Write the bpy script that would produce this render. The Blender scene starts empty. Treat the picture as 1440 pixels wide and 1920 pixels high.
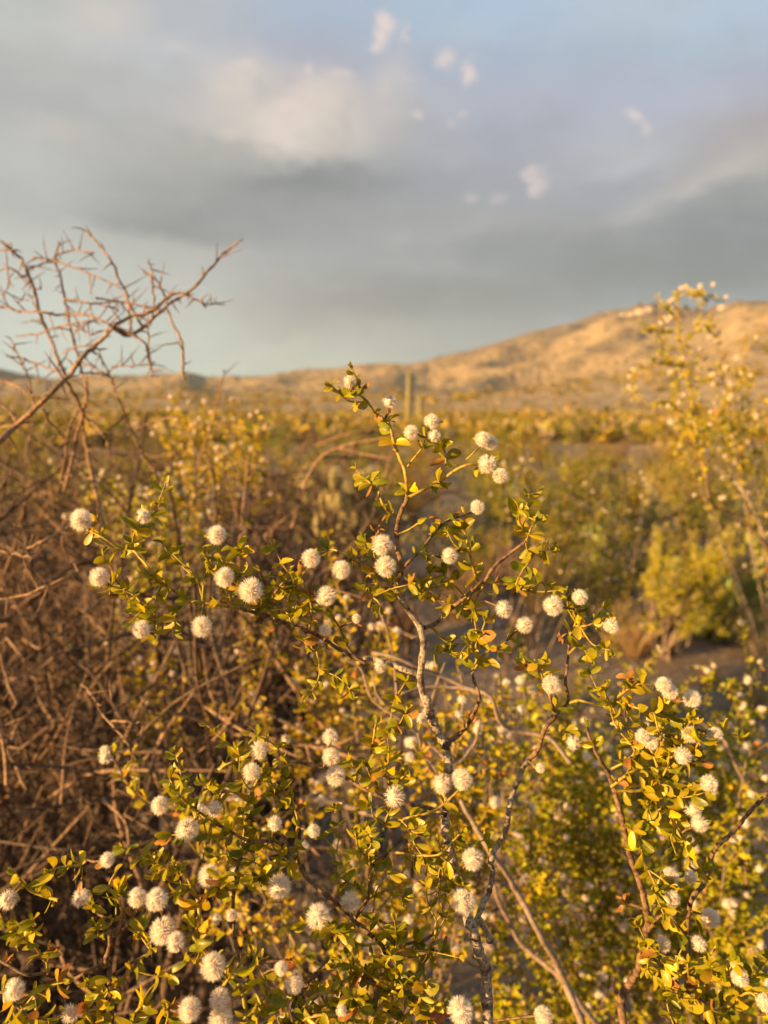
import bpy, math, random
import numpy as np
from mathutils import Vector, Matrix

random.seed(11)
RNG = np.random.default_rng(11)
SC = bpy.context.scene
COL = SC.collection

# ------------------------------------------------------------------ camera, sun, sky, exposure
CAM_H = 1.35
PITCH = math.radians(7.8)
FPX = 26.0/36.0*1920.0
EXPO = 1.65
cam_d = bpy.data.cameras.new('camera')
cam = bpy.data.objects.new('camera', cam_d); COL.objects.link(cam)
cam.location = (0, 0, CAM_H); cam.rotation_euler = (math.radians(90)-PITCH, 0, 0)
cam_d.sensor_fit = 'VERTICAL'; cam_d.sensor_height = 36; cam_d.sensor_width = 27; cam_d.lens = 26
cam_d.clip_start = 0.01; cam_d.clip_end = 30000
cam_d.dof.use_dof = True; cam_d.dof.focus_distance = 0.262; cam_d.dof.aperture_fstop = 11.5
SC.camera = cam

SUN_EL = math.radians(10.0)
SUN_V = Vector((-0.875*math.cos(SUN_EL), -0.484*math.cos(SUN_EL), math.sin(SUN_EL)))   # towards the sun
sun_d = bpy.data.lights.new('sun', 'SUN'); sun_d.energy = 5.0; sun_d.angle = math.radians(0.6)
sun_d.color = (1.0, 0.62, 0.27)
sun = bpy.data.objects.new('sun', sun_d); COL.objects.link(sun)
sun.rotation_euler = SUN_V.to_track_quat('Z', 'Y').to_euler()

SC.view_settings.view_transform = 'Standard'; SC.view_settings.look = 'None'
SC.view_settings.gamma = 1; SC.view_settings.use_curve_mapping = False
SC.view_settings.exposure = EXPO

FW = np.array((0, math.cos(PITCH), -math.sin(PITCH)))
UPV = np.array((0, math.sin(PITCH), math.cos(PITCH)))
RT = np.array((1.0, 0, 0)); CP = np.array((0, 0, CAM_H))
def W(px, py, d):
    """a point the photograph shows at (px, py), standing d metres in front of the camera"""
    return CP + d*(FW + (px-720)/FPX*RT + (960-py)/FPX*UPV)
def proj(p):
    q = np.asarray(p) - CP
    d = q @ FW
    return 720+FPX*(q @ RT)/d, 960-FPX*(q @ UPV)/d, d
def lin(c):
    return tuple(((v/255)/12.92 if v/255 <= .04045 else ((v/255+.055)/1.055)**2.4) for v in c)

world = bpy.data.worlds.new('World'); SC.world = world; world.use_nodes = True
def build_sky():
    nt = world.node_tree; nt.nodes.clear(); L = nt.links
    def N(t, **kw):
        n = nt.nodes.new(t)
        for k, v in kw.items(): setattr(n, k, v)
        return n
    def M(op, a, b=None, c=None, clamp=False):
        n = N('ShaderNodeMath', operation=op, use_clamp=clamp)
        for i, v in enumerate((a, b, c)):
            if v is None: continue
            if isinstance(v, (int, float)): n.inputs[i].default_value = v
            else: L.new(v, n.inputs[i])
        return n.outputs[0]
    def MIX(f, a, b):
        n = N('ShaderNodeMix', data_type='RGBA')
        if isinstance(f, (int, float)): n.inputs[0].default_value = f
        else: L.new(f, n.inputs[0])
        for i, v in ((6, a), (7, b)):
            if isinstance(v, tuple): n.inputs[i].default_value = (*v, 1)
            else: L.new(v, n.inputs[i])
        return n.outputs[2]
    tc = N('ShaderNodeTexCoord'); sep = N('ShaderNodeSeparateXYZ'); L.new(tc.outputs['Generated'], sep.inputs[0])
    x, y, z = sep.outputs
    az = M('ARCTAN2', x, y); el = M('ARCSINE', z)
    def noise(scale, sx, sy, det=5, rough=.55, dist=0.0, off=0.0):
        cb = N('ShaderNodeCombineXYZ'); L.new(M('MULTIPLY', az, sx), cb.inputs[0]); L.new(M('MULTIPLY', el, sy), cb.inputs[1])
        cb.inputs[2].default_value = off
        # the seam of the azimuth lies straight behind the camera; blend with 3-D noise coordinates there
        n = N('ShaderNodeTexNoise'); n.inputs['Scale'].default_value = scale; n.inputs['Detail'].default_value = det
        n.inputs['Roughness'].default_value = rough; n.inputs['Distortion'].default_value = dist
        L.new(cb.outputs[0], n.inputs['Vector']); return n.outputs['Fac']
    n_big = noise(1.0, 2.2, 6.5, 4, .5, .3, 1.3)
    n_mid = noise(1.0, 5.0, 16.0, 6, .55, .2, 7.1)
    n_fin = noise(1.0, 26.0, 34.0, 5, .6, 0, 3.3)
    # wobbled coordinates so that clouds have ragged outlines
    azw = M('ADD', az, M('MULTIPLY', M('SUBTRACT', n_fin, .5), .05))
    elw = M('ADD', el, M('MULTIPLY', M('SUBTRACT', n_mid, .5), .05))
    elw = M('ADD', elw, M('MULTIPLY', M('SUBTRACT', n_fin, .5), .035))
    def ae(px, py):
        v = FW + (px-720)/FPX*RT + (960-py)/FPX*UPV; v = v/np.linalg.norm(v)
        return math.atan2(v[0], v[1]), math.asin(v[2])
    def blob(px, py, rx, ry, w=1.0, tilt=0.0):
        a0, e0 = ae(px, py); sa, se = rx/FPX*.95, ry/FPX*.9
        da = M('SUBTRACT', azw, a0); de = M('SUBTRACT', elw, e0)
        if tilt: de = M('ADD', de, M('MULTIPLY', da, tilt))
        qa = M('POWER', M('ABSOLUTE', M('MULTIPLY', da, 1/sa)), 2.0); qe = M('POWER', M('ABSOLUTE', M('MULTIPLY', de, 1/se)), 2.0)
        return M('MULTIPLY', M('EXPONENT', M('MULTIPLY', M('ADD', qa, qe), -1.0)), w)
    def total(lst, clamp=True):
        s = lst[0]
        for b in lst[1:]: s = M('ADD', s, b)
        return M('MINIMUM', s, 1.0) if clamp else s
    k = 1/2**EXPO
    C_ = lambda c: tuple(v*k for v in lin(c))
    # the cloud deck as it stands in the sky: one tone scale over elevation for each of several bearings, blended over the bearing
    cols = [(70, [(-260, 200, 204, 202), (30, 200, 202, 197), (120, 190, 190, 186), (200, 182, 184, 181), (300, 196, 196, 190), (400, 187, 188, 183), (450, 197, 199, 190), (560, 204, 209, 198), (690, 200, 212, 202)]),
            (330, [(-260, 192, 199, 205), (30, 192, 196, 198), (100, 200, 202, 204), (180, 192, 192, 191), (280, 178, 178, 171), (380, 162, 163, 159), (425, 150, 151, 148), (475, 186, 187, 180), (560, 195, 197, 188), (690, 200, 209, 197)]),
            (590, [(-260, 180, 194, 208), (10, 178, 193, 210), (110, 178, 183, 196), (200, 190, 186, 184), (260, 185, 184, 178), (300, 166, 167, 163), (345, 147, 148, 146), (400, 160, 161, 161), (480, 169, 171, 168), (550, 160, 159, 154), (690, 190, 195, 182)]),
            (930, [(-260, 180, 200, 220), (10, 181, 201, 220), (100, 175, 188, 205), (180, 181, 186, 199), (260, 170, 174, 184), (350, 166, 168, 174), (420, 168, 168, 167), (465, 150, 153, 153), (560, 149, 151, 148), (660, 162, 167, 165)]),
            (1180, [(-260, 188, 204, 217), (20, 190, 205, 217), (100, 179, 195, 209), (160, 182, 188, 204), (300, 185, 187, 191), (350, 165, 167, 171), (430, 152, 154, 154), (500, 136, 139, 137), (600, 152, 158, 160)]),
            (1410, [(-260, 184, 203, 220), (20, 185, 203, 220), (90, 183, 197, 211), (150, 182, 187, 201), (230, 176, 171, 171), (310, 174, 168, 162), (355, 152, 153, 149), (430, 128, 133, 134), (500, 129, 132, 131), (600, 150, 156, 160)])]
    E0, E1 = -.02, .80
    eln = M('MULTIPLY', M('SUBTRACT', M('ADD', elw, M('MULTIPLY', M('SUBTRACT', n_big, .5), .035)), E0), 1/(E1-E0), clamp=True)
    def column(c):
        px, st = c; r = N('ShaderNodeValToRGB'); L.new(eln, r.inputs[0]); e = r.color_ramp.elements; r.color_ramp.interpolation = 'B_SPLINE' if False else 'EASE'
        st = sorted(((ae(px, y)[1]-E0)/(E1-E0), C_(q)) for y, *q in st)
        while len(e) < len(st): e.new(.5)
        for q, (p, cc) in zip(e, st): q.position = min(1, max(0, p)); q.color = (*cc, 1)
        return r.outputs[0]
    k = 1/2**EXPO
    C_ = lambda c: tuple(v*k for v in lin((c[0]-5, c[1]-5, c[2]-5)))
    outs = [(ae(c[0], 400)[0], column(c)) for c in cols]
    col = outs[0][1]
    for (a0, _), (a1, c1) in zip(outs[:-1], outs[1:]):
        mr = N('ShaderNodeMapRange', interpolation_type='SMOOTHSTEP'); L.new(azw, mr.inputs['Value']); mr.inputs['From Min'].default_value = a0; mr.inputs['From Max'].default_value = a1
        col = MIX(mr.outputs[0], col, c1)
    # streaks and soft mottling of the deck
    st = M('MULTIPLY', M('SUBTRACT', .50, n_big), 2.4, clamp=True)
    col = MIX(M('MULTIPLY', st, .30), col, C_((140, 142, 142)))
    st2 = M('MULTIPLY', M('SUBTRACT', n_mid, .53), 3.0, clamp=True)
    col = MIX(M('MULTIPLY', st2, .30), col, C_((208, 205, 200)))
    dark = total([blob(560, 335, 110, 18, .5, -.1), blob(330, 400, 130, 26, .35), blob(1400, 440, 260, 50, .4), blob(820, 560, 220, 24, .3)])
    col = MIX(dark, col, C_((132, 136, 137)))
    warm = total([blob(540, 225, 150, 42, .95), blob(450, 150, 56, 34, .6), blob(600, 160, 80, 34, .55), blob(735, 160, 36, 46, .55), blob(560, 265, 120, 22, .45),
                  blob(1330, 330, 180, 20, .3, -.35), blob(200, 20, 60, 40, .45), blob(120, 245, 70, 20, .3), blob(600, 290, 60, 14, .35)])
    billow = noise(1.0, 15.0, 22.0, 7, .6, .5, 2.2)
    warm = M('MULTIPLY', warm, M('ADD', .25, M('MULTIPLY', billow, 1.35)), clamp=True)
    col = MIX(M('MULTIPLY', warm, .95), col, C_((232, 218, 204)))
    rag = M('MULTIPLY', M('SUBTRACT', billow, .5), 1.6)
    rag = M('MULTIPLY', M('MAXIMUM', rag, 0.0), .30)
    col = MIX(rag, col, C_((206, 204, 200)))
    rag2 = M('MULTIPLY', M('MAXIMUM', M('MULTIPLY', M('SUBTRACT', .47, billow), 1.8), 0.0), .30)
    col = MIX(rag2, col, C_((146, 148, 147)))
    puff = [(a, b, c*.8, d*.85, e) for a, b, c, d, e in [(722, 45, 22, 20, 1.0), (716, 66, 16, 20, .6), (760, 66, 9, 16, .6), (833, 100, 22, 20, .8), (883, 120, 16, 24, .85), (778, 220, 20, 10, .75), (872, 205, 13, 9, .5),
            (850, 220, 10, 12, .4), (1180, 222, 26, 12, .8), (1211, 240, 14, 14, .6), (1010, 342, 24, 24, .8), (988, 330, 16, 14, .5), (875, 376, 20, 14, .4), (935, 368, 20, 14, .35),
            (560, 185, 40, 26, .6), (455, 132, 34, 18, .6), (640, 138, 30, 12, .5), (585, 133, 14, 10, .6), (545, 205, 26, 16, .5), (330, 100, 30, 22, .3)]]
    pf = total([blob(*p) for p in puff])
    pf = M('MULTIPLY', pf, M('ADD', .15, M('MULTIPLY', noise(1.0, 44.0, 52.0, 6, .6, .3, 5.2), 1.6)), clamp=True)
    pf = M('MULTIPLY', M('SUBTRACT', pf, .06), 1.0, clamp=True)
    col = MIX(pf, col, C_((238, 220, 210)))
    bgc = N('ShaderNodeBackground'); L.new(col, bgc.inputs[0]); bgc.inputs[1].default_value = 1.0
    sky = N('ShaderNodeTexSky', sky_type='NISHITA'); sky.sun_disc = False
    sky.sun_elevation = SUN_EL; sky.sun_rotation = math.atan2(SUN_V.x, SUN_V.y)
    bgs = N('ShaderNodeBackground'); L.new(sky.outputs[0], bgs.inputs[0]); bgs.inputs[1].default_value = 0.08
    mx = N('ShaderNodeMixShader'); mx.inputs[0].default_value = .93
    L.new(bgs.outputs[0], mx.inputs[1]); L.new(bgc.outputs[0], mx.inputs[2])
    out = N('ShaderNodeOutputWorld'); L.new(mx.outputs[0], out.inputs[0])
build_sky()

# ------------------------------------------------------------------ small helpers
def nz(v):
    v = np.asarray(v, float); n = np.linalg.norm(v); return v/n if n > 1e-12 else np.array((0, 0, 1.0))
def rv(): return nz(RNG.normal(size=3))
def mesh_from(name, V, F, mats, mi=None, uv=None, smooth=True):
    m = bpy.data.meshes.new(name)
    V = np.asarray(V, dtype=np.float32); sz = np.array([len(f) for f in F], dtype=np.int32); lo = np.fromiter((i for f in F for i in f), dtype=np.int32, count=int(sz.sum()))
    m.vertices.add(len(V)); m.vertices.foreach_set('co', V.ravel()); m.loops.add(len(lo)); m.loops.foreach_set('vertex_index', lo)
    m.polygons.add(len(sz)); m.polygons.foreach_set('loop_start', np.concatenate([[0], np.cumsum(sz)[:-1]]).astype(np.int32))
    for q in (mats if isinstance(mats, (list, tuple)) else [mats]): m.materials.append(q)
    if mi is not None: m.polygons.foreach_set('material_index', np.asarray(mi, dtype=np.int32))
    if uv is not None:
        l = m.uv_layers.new(name='uv'); l.data.foreach_set('uv', np.asarray(uv, dtype=np.float32)[lo].ravel())
    if smooth: m.polygons.foreach_set('use_smooth', np.ones(len(m.polygons), dtype=bool))
    m.update(calc_edges=True); return m
def mesh_arrays(m):
    V = np.empty(len(m.vertices)*3); m.vertices.foreach_get('co', V); V = V.reshape(-1, 3)
    F = [list(p.vertices) for p in m.polygons]; mi = [p.material_index for p in m.polygons]
    return V, F, mi
def link(name, data, parent=None):
    o = bpy.data.objects.new(name, data); COL.objects.link(o)
    if parent is not None: o.parent = parent
    return o
def tag(o, label=None, cat=None, group=None, kind=None):
    if label: o['label'] = label
    if cat: o['category'] = cat
    if group: o['group'] = group
    if kind: o['kind'] = kind
    return o
def empty(name, loc, label, cat, group=None):
    o = bpy.data.objects.new(name, None); COL.objects.link(o); o.location = tuple(loc); o.empty_display_size = .05
    return tag(o, label, cat, group)

def catmull(P, step):
    P = np.asarray(P, float)
    if len(P) < 3:
        n = max(2, int(np.linalg.norm(P[-1]-P[0])/step)+1); t = np.linspace(0, 1, n)[:, None]; return P[0]*(1-t)+P[-1]*t
    Q = np.vstack([2*P[0]-P[1], P, 2*P[-1]-P[-2]]); out = []
    for i in range(1, len(Q)-2):
        n = max(1, int(math.ceil(np.linalg.norm(Q[i+1]-Q[i])/step)))
        t = (np.arange(n)/n)[:, None]
        out.append(.5*((2*Q[i])+(-Q[i-1]+Q[i+1])*t+(2*Q[i-1]-5*Q[i]+4*Q[i+1]-Q[i+2])*t**2+(-Q[i-1]+3*Q[i]-3*Q[i+1]+Q[i+2])*t**3))
    out.append(P[-1][None]); return np.vstack(out)
def arclen(P):
    return np.concatenate([[0], np.cumsum(np.linalg.norm(np.diff(P, axis=0), axis=1))])
def tube(P, R, sides=6, wob=.12, node=0.0, cap=True):
    P = np.asarray(P, float); n = len(P); R = np.broadcast_to(np.asarray(R, float), (n,)).copy()
    T = np.gradient(P, axis=0); T /= np.linalg.norm(T, axis=1)[:, None]+1e-12
    s = arclen(P)
    if node > 0:
        ph = (s/node) % 1.0; R *= 1+.32*np.exp(-((np.minimum(ph, 1-ph))/.11)**2)
    if wob: R *= 1+wob*(RNG.random(n)-.5)
    ang = np.arange(sides)/sides*2*math.pi; c, sn = np.cos(ang), np.sin(ang)
    if n > 2:
        Tc = T.T@T; a = np.linalg.eigh(Tc)[1][:, 0]     # direction the curve turns about: never along it
    else: a = nz(np.cross(T[0], (0, 0, 1.0) if abs(T[0][2]) < .9 else (1.0, 0, 0)))
    A = a-T*(T@a)[:, None]; A /= np.linalg.norm(A, axis=1)[:, None]+1e-12; B = np.cross(T, A)
    RR = R[:, None]*(1+wob*.6*(RNG.random((n, sides))-.5))
    V = P[:, None, :]+(A[:, None, :]*c[None, :, None]+B[:, None, :]*sn[None, :, None])*RR[:, :, None]
    idx = np.arange(n*sides).reshape(n, sides); q = np.roll(idx, -1, axis=1)
    F = np.stack([idx[:-1], q[:-1], q[1:], idx[1:]], axis=-1).reshape(-1, 4).tolist()
    uv = np.stack([np.repeat(s, sides), np.tile(ang, n)], axis=1)
    V = V.reshape(-1, 3)
    if cap:
        V = np.vstack([V, P[-1]+T[-1]*R[-1]*.8]); uv = np.vstack([uv, [s[-1], 0]]); k = len(V)-1
        F += [[int(idx[-1][j]), int(q[-1][j]), k] for j in range(sides)]
    return V, F, uv

# ------------------------------------------------------------------ noise for the terrain
def vnoise(x, y, seed=0):
    xi = np.floor(x).astype(np.int64); yi = np.floor(y).astype(np.int64); xf = x-xi; yf = y-yi
    def h(a, b):
        n = (a*374761393+b*668265263+seed*1442695041) & 0xffffffff
        n = ((n ^ (n >> 13))*1274126177) & 0xffffffff
        return ((n ^ (n >> 16)) & 0xffff)/65535.0
    u = xf*xf*xf*(xf*(xf*6-15)+10); v = yf*yf*yf*(yf*(yf*6-15)+10)
    return (h(xi, yi)*(1-u)+h(xi+1, yi)*u)*(1-v)+(h(xi, yi+1)*(1-u)+h(xi+1, yi+1)*u)*v
def fbm(x, y, o=5, seed=0, ridged=False):
    s = 0; a = 1; t = 0
    for i in range(o):
        n = vnoise(x*2**i+i*17.3, y*2**i-i*9.1, seed+i)
        if ridged: n = 1-abs(2*n-1)
        s = s+n*a; t += a; a *= .5
    return s/t

# ------------------------------------------------------------------ materials
def mat(name, color, rough=.7, ramp=None, scale=40, bump=0, bscale=None, trans=0, spec=.3, coord='Object', det=4, objvar=0, tcol=None):
    m = bpy.data.materials.new(name); m.use_nodes = True; nt = m.node_tree; L = nt.links
    b = nt.nodes['Principled BSDF']; b.inputs['Roughness'].default_value = rough; b.inputs['Specular IOR Level'].default_value = spec
    tc = nt.nodes.new('ShaderNodeTexCoord'); src = tc.outputs[coord] if coord != 'Pos' else None
    if coord == 'Pos': g = nt.nodes.new('ShaderNodeNewGeometry'); src = g.outputs['Position']
    cs = None
    if ramp:
        n = nt.nodes.new('ShaderNodeTexNoise'); n.inputs['Scale'].default_value = scale; n.inputs['Detail'].default_value = det
        n.inputs['Roughness'].default_value = .62; L.new(src, n.inputs['Vector'])
        r = nt.nodes.new('ShaderNodeValToRGB'); L.new(n.outputs['Fac'], r.inputs[0])
        el = r.color_ramp.elements
        while len(el) < len(ramp): el.new(.5)
        for e, (p, c) in zip(el, ramp): e.position = p; e.color = (*c, 1)
        cs = r.outputs[0]
    if objvar:
        oi = nt.nodes.new('ShaderNodeObjectInfo'); hs = nt.nodes.new('ShaderNodeHueSaturation')
        mh = nt.nodes.new('ShaderNodeMapRange'); mh.inputs['To Min'].default_value = .5-.03*objvar; mh.inputs['To Max'].default_value = .5+.02*objvar
        L.new(oi.outputs['Random'], mh.inputs['Value']); L.new(mh.outputs[0], hs.inputs['Hue'])
        m2 = nt.nodes.new('ShaderNodeMath'); m2.operation = 'MULTIPLY'; m2.inputs[1].default_value = 7.31; L.new(oi.outputs['Random'], m2.inputs[0])
        m3 = nt.nodes.new('ShaderNodeMath'); m3.operation = 'FRACT'; L.new(m2.outputs[0], m3.inputs[0])
        mv = nt.nodes.new('ShaderNodeMapRange'); mv.inputs['To Min'].default_value = 1-.3*objvar; mv.inputs['To Max'].default_value = 1+.3*objvar
        L.new(m3.outputs[0], mv.inputs['Value']); L.new(mv.outputs[0], hs.inputs['Value'])
        if cs: L.new(cs, hs.inputs['Color'])
        else: hs.inputs['Color'].default_value = (*color, 1)
        cs = hs.outputs[0]
    if cs: L.new(cs, b.inputs['Base Color'])
    else: b.inputs['Base Color'].default_value = (*color, 1)
    if bump:
        n2 = nt.nodes.new('ShaderNodeTexNoise'); n2.inputs['Scale'].default_value = bscale or scale; n2.inputs['Detail'].default_value = 4
        L.new(src, n2.inputs['Vector']); bp = nt.nodes.new('ShaderNodeBump'); bp.inputs['Strength'].default_value = .8; bp.inputs['Distance'].default_value = bump
        L.new(n2.outputs['Fac'], bp.inputs['Height']); L.new(bp.outputs[0], b.inputs['Normal'])
    if trans:
        t = nt.nodes.new('ShaderNodeBsdfTranslucent'); mx = nt.nodes.new('ShaderNodeMixShader'); mx.inputs[0].default_value = trans
        if tcol: t.inputs[0].default_value = (*tcol, 1)
        elif cs: L.new(cs, t.inputs[0])
        else: t.inputs[0].default_value = (*color, 1)
        o = nt.nodes['Material Output']; L.new(b.outputs[0], mx.inputs[1]); L.new(t.outputs[0], mx.inputs[2]); L.new(mx.outputs[0], o.inputs['Surface'])
    return m

M_LEAF = [
    mat('leaf_yellow_green', (.26, .28, .010), .38, [(.3, (.30, .27, .005)), (.7, (.56, .44, .008))], 350, trans=.42, spec=.35, objvar=1, coord='Pos', det=2),
    mat('leaf_olive', (.16, .20, .010), .36, [(.3, (.13, .16, .005)), (.7, (.36, .31, .007))], 350, trans=.36, spec=.35, objvar=1, coord='Pos', det=2),
    mat('leaf_dry_orange', (.38, .16, .03), .55, [(.3, (.26, .10, .02)), (.7, (.50, .24, .04))], 350, trans=.25, coord='Pos', objvar=1),
    mat('leaf_golden', (.36, .30, .014), .40, [(.3, (.44, .33, .006)), (.7, (.64, .45, .012))], 350, trans=.42, spec=.45, objvar=1, coord='Pos', det=2)]
M_HAIR = mat('fruit_hair', (.90, .82, .70), .6, trans=.5, spec=.2, tcol=(.93, .84, .70))
M_CORE = mat('fruit_core', (.42, .26, .17), .8, [(.35, (.42, .26, .16)), (.65, (.78, .62, .46))], 900, coord='Pos')

def bark_mat(name, base, dark, node=.0065, nodecol=(.10, .05, .02), nodeamt=.9, scale=500, bump=.0004, rough=.75, stretch=6):
    m = bpy.data.materials.new(name); m.use_nodes = True; nt = m.node_tree; L = nt.links
    b = nt.nodes['Principled BSDF']; b.inputs['Roughness'].default_value = rough; b.inputs['Specular IOR Level'].default_value = .3
    g = nt.nodes.new('ShaderNodeNewGeometry'); uvn = nt.nodes.new('ShaderNodeUVMap')
    n = nt.nodes.new('ShaderNodeTexNoise'); n.inputs['Scale'].default_value = scale; n.inputs['Detail'].default_value = 5; n.inputs['Roughness'].default_value = .7
    L.new(g.outputs['Position'], n.inputs['Vector'])
    r = nt.nodes.new('ShaderNodeValToRGB'); L.new(n.outputs['Fac'], r.inputs[0])
    r.color_ramp.elements[0].position = .36; r.color_ramp.elements[0].color = (*dark, 1); r.color_ramp.elements[1].position = .6; r.color_ramp.elements[1].color = (*base, 1)
    col = r.outputs[0]
    if nodeamt:
        sp = nt.nodes.new('ShaderNodeSeparateXYZ'); L.new(uvn.outputs[0], sp.inputs[0])
        def M(op, a, v=None, clamp=False):
            q = nt.nodes.new('ShaderNodeMath'); q.operation = op; q.use_clamp = clamp; L.new(a, q.inputs[0])
            if v is not None: q.inputs[1].default_value = v
            return q.outputs[0]
        f = M('ABSOLUTE', M('SUBTRACT', M('FRACT', M('ADD', M('DIVIDE', sp.outputs[0], node), .5)), .5))
        f = M('SUBTRACT', f, .13); f = M('MULTIPLY', f, -9.0, True); f = M('MULTIPLY', f, nodeamt)
        mx = nt.nodes.new('ShaderNodeMix'); mx.data_type = 'RGBA'; L.new(f, mx.inputs[0]); L.new(col, mx.inputs[6]); mx.inputs[7].default_value = (*nodecol, 1)
        col = mx.outputs[2]
    L.new(col, b.inputs['Base Color'])
    bp = nt.nodes.new('ShaderNodeBump'); bp.inputs['Strength'].default_value = 1; bp.inputs['Distance'].default_value = bump
    L.new(n.outputs['Fac'], bp.inputs['Height']); L.new(bp.outputs[0], b.inputs['Normal'])
    return m
NODE = .0068
M_OLD = bark_mat('bark_grey', (.46, .36, .25), (.06, .04, .03), NODE*2.2, (.03, .02, .015), .75, 900, .0007)
M_BRN = bark_mat('bark_brown', (.21, .13, .062), (.08, .04, .018), NODE, (.06, .025, .012), .8, 700, .0003)
M_TWG = bark_mat('twig_yellow_green', (.33, .25, .03), (.24, .17, .02), NODE, (.20, .07, .02), .8, 500, .00015, .5)
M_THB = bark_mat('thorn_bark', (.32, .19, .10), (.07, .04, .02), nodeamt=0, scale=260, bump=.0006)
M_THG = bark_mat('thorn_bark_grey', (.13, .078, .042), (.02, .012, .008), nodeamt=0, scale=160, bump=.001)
M_PALE = bark_mat('bark_pale', (.30, .22, .15), (.15, .10, .06), nodeamt=0, scale=300, bump=.0006)
STY = {'o': M_OLD, 'b': M_BRN, 't': M_TWG, 'h': M_THB, 'g': M_THG, 'p': M_PALE}

# ------------------------------------------------------------------ prototypes: leaves, fuzzy fruits, thorns
def leaf_mesh(name, m, nl=5, fold=.25, curl=.2, wid=.30, skew=0.0):
    V, F = [], []; tt = .5-.5*np.cos(np.linspace(.0, 1, nl+1)*math.pi)
    for t in tt:
        w = wid*math.sqrt(max(0, 1-(2*t**1.12-1)**2))*(.8+.3*t) if 0 < t < 1 else (.02 if t == 0 else .05)
        zc = -curl*t*t; yc = skew*math.sin(math.pi*t)
        V += [(t, yc-w, zc+fold*w), (t, yc, zc), (t, yc+w, zc+fold*w)]
    for i in range(nl):
        a = i*3
        F += [(a, a+1, a+4, a+3), (a+1, a+2, a+5, a+4)]
    return mesh_from(name, V, F, m)
LEAVES = {}
for mi_, mm in enumerate(M_LEAF):
    LEAVES[mi_] = [leaf_mesh('leaf', mm, 6, RNG.uniform(.1, 1.1), RNG.uniform(-.3, .85), RNG.uniform(.22, .35), RNG.uniform(-.16, .16)) for _ in range(7)]
LOWLEAF = {mi_: [leaf_mesh('leaf_small', mm, 3, .35, .2, .32, 0)] for mi_, mm in enumerate(M_LEAF)}

def fruit_mesh(name, nh=900, wdt=.016, seed=0):
    """unit fruit (radius 1): five-lobed capsule under a coat of straight white hairs; +Z is the tip"""
    r = np.random.default_rng(seed); V, F, mi = [], [], []
    nu, nv = 30, 9
    for j in range(nv+1):
        ph = math.pi*j/nv
        for i in range(nu):
            th = 2*math.pi*i/nu; rr = .56*(1.06-.34*math.exp(-((((th*5/(2*math.pi)) % 1)-.5)/.13)**2)*math.sin(ph))
            V.append((rr*math.sin(ph)*math.cos(th), rr*math.sin(ph)*math.sin(th), .58*math.cos(ph)))
    for j in range(nv):
        for i in range(nu):
            a = j*nu+i; b = j*nu+(i+1) % nu; F.append((a, b, b+nu, a+nu)); mi.append(0)
    gap = r.uniform(0, 2*math.pi); gap2 = gap+r.uniform(1.5, 3)
    for _ in range(nh):
        d = r.normal(size=3); d /= np.linalg.norm(d)
        if d[2] < -.93: continue
        th = math.atan2(d[1], d[0])
        g = min(abs((th-gap+math.pi) % (2*math.pi)-math.pi), abs((th-gap2+math.pi) % (2*math.pi)-math.pi))*math.hypot(d[0], d[1])
        if g < (.07 if seed % 2 else .17) and r.random() < .8: continue
        p = d*.50; q = d+r.normal(size=3)*.14; q /= np.linalg.norm(q)
        ln = r.uniform(.34, .52) if r.random() < .93 else r.uniform(.52, .66)
        tip = p+q*ln+np.array((0, 0, .03)); s = np.cross(q, r.normal(size=3)); s /= np.linalg.norm(s)+1e-9; s *= wdt*r.uniform(.7, 1.3)
        mid = p+(q*ln)*.6+r.normal(size=3)*.03
        k = len(V); V += [p-s, p+s, mid+s*.8, mid-s*.8, tip]; F += [(k, k+1, k+2, k+3), (k+3, k+2, k+4)]; mi += [1, 1]
    return mesh_from(name, V, F, [M_CORE, M_HAIR], mi, smooth=False)
FRUITS = [fruit_mesh('fuzzy_fruit', n_, w_, s_) for s_, (n_, w_) in enumerate(((1600, .013), (1500, .014), (1300, .013), (1700, .012), (1500, .014), (800, .013), (1200, .015), (520, .013)))]
FRUITS_LO = [fruit_mesh('fuzzy_fruit_small', 200, .05, 20+s) for s in range(3)]

def rot_to(dirv, up=None):
    x = nz(dirv); u = rv() if up is None else nz(up); z = nz(u-x*(u@x)); y = np.cross(z, x)
    return np.array((x, y, z)).T

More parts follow.
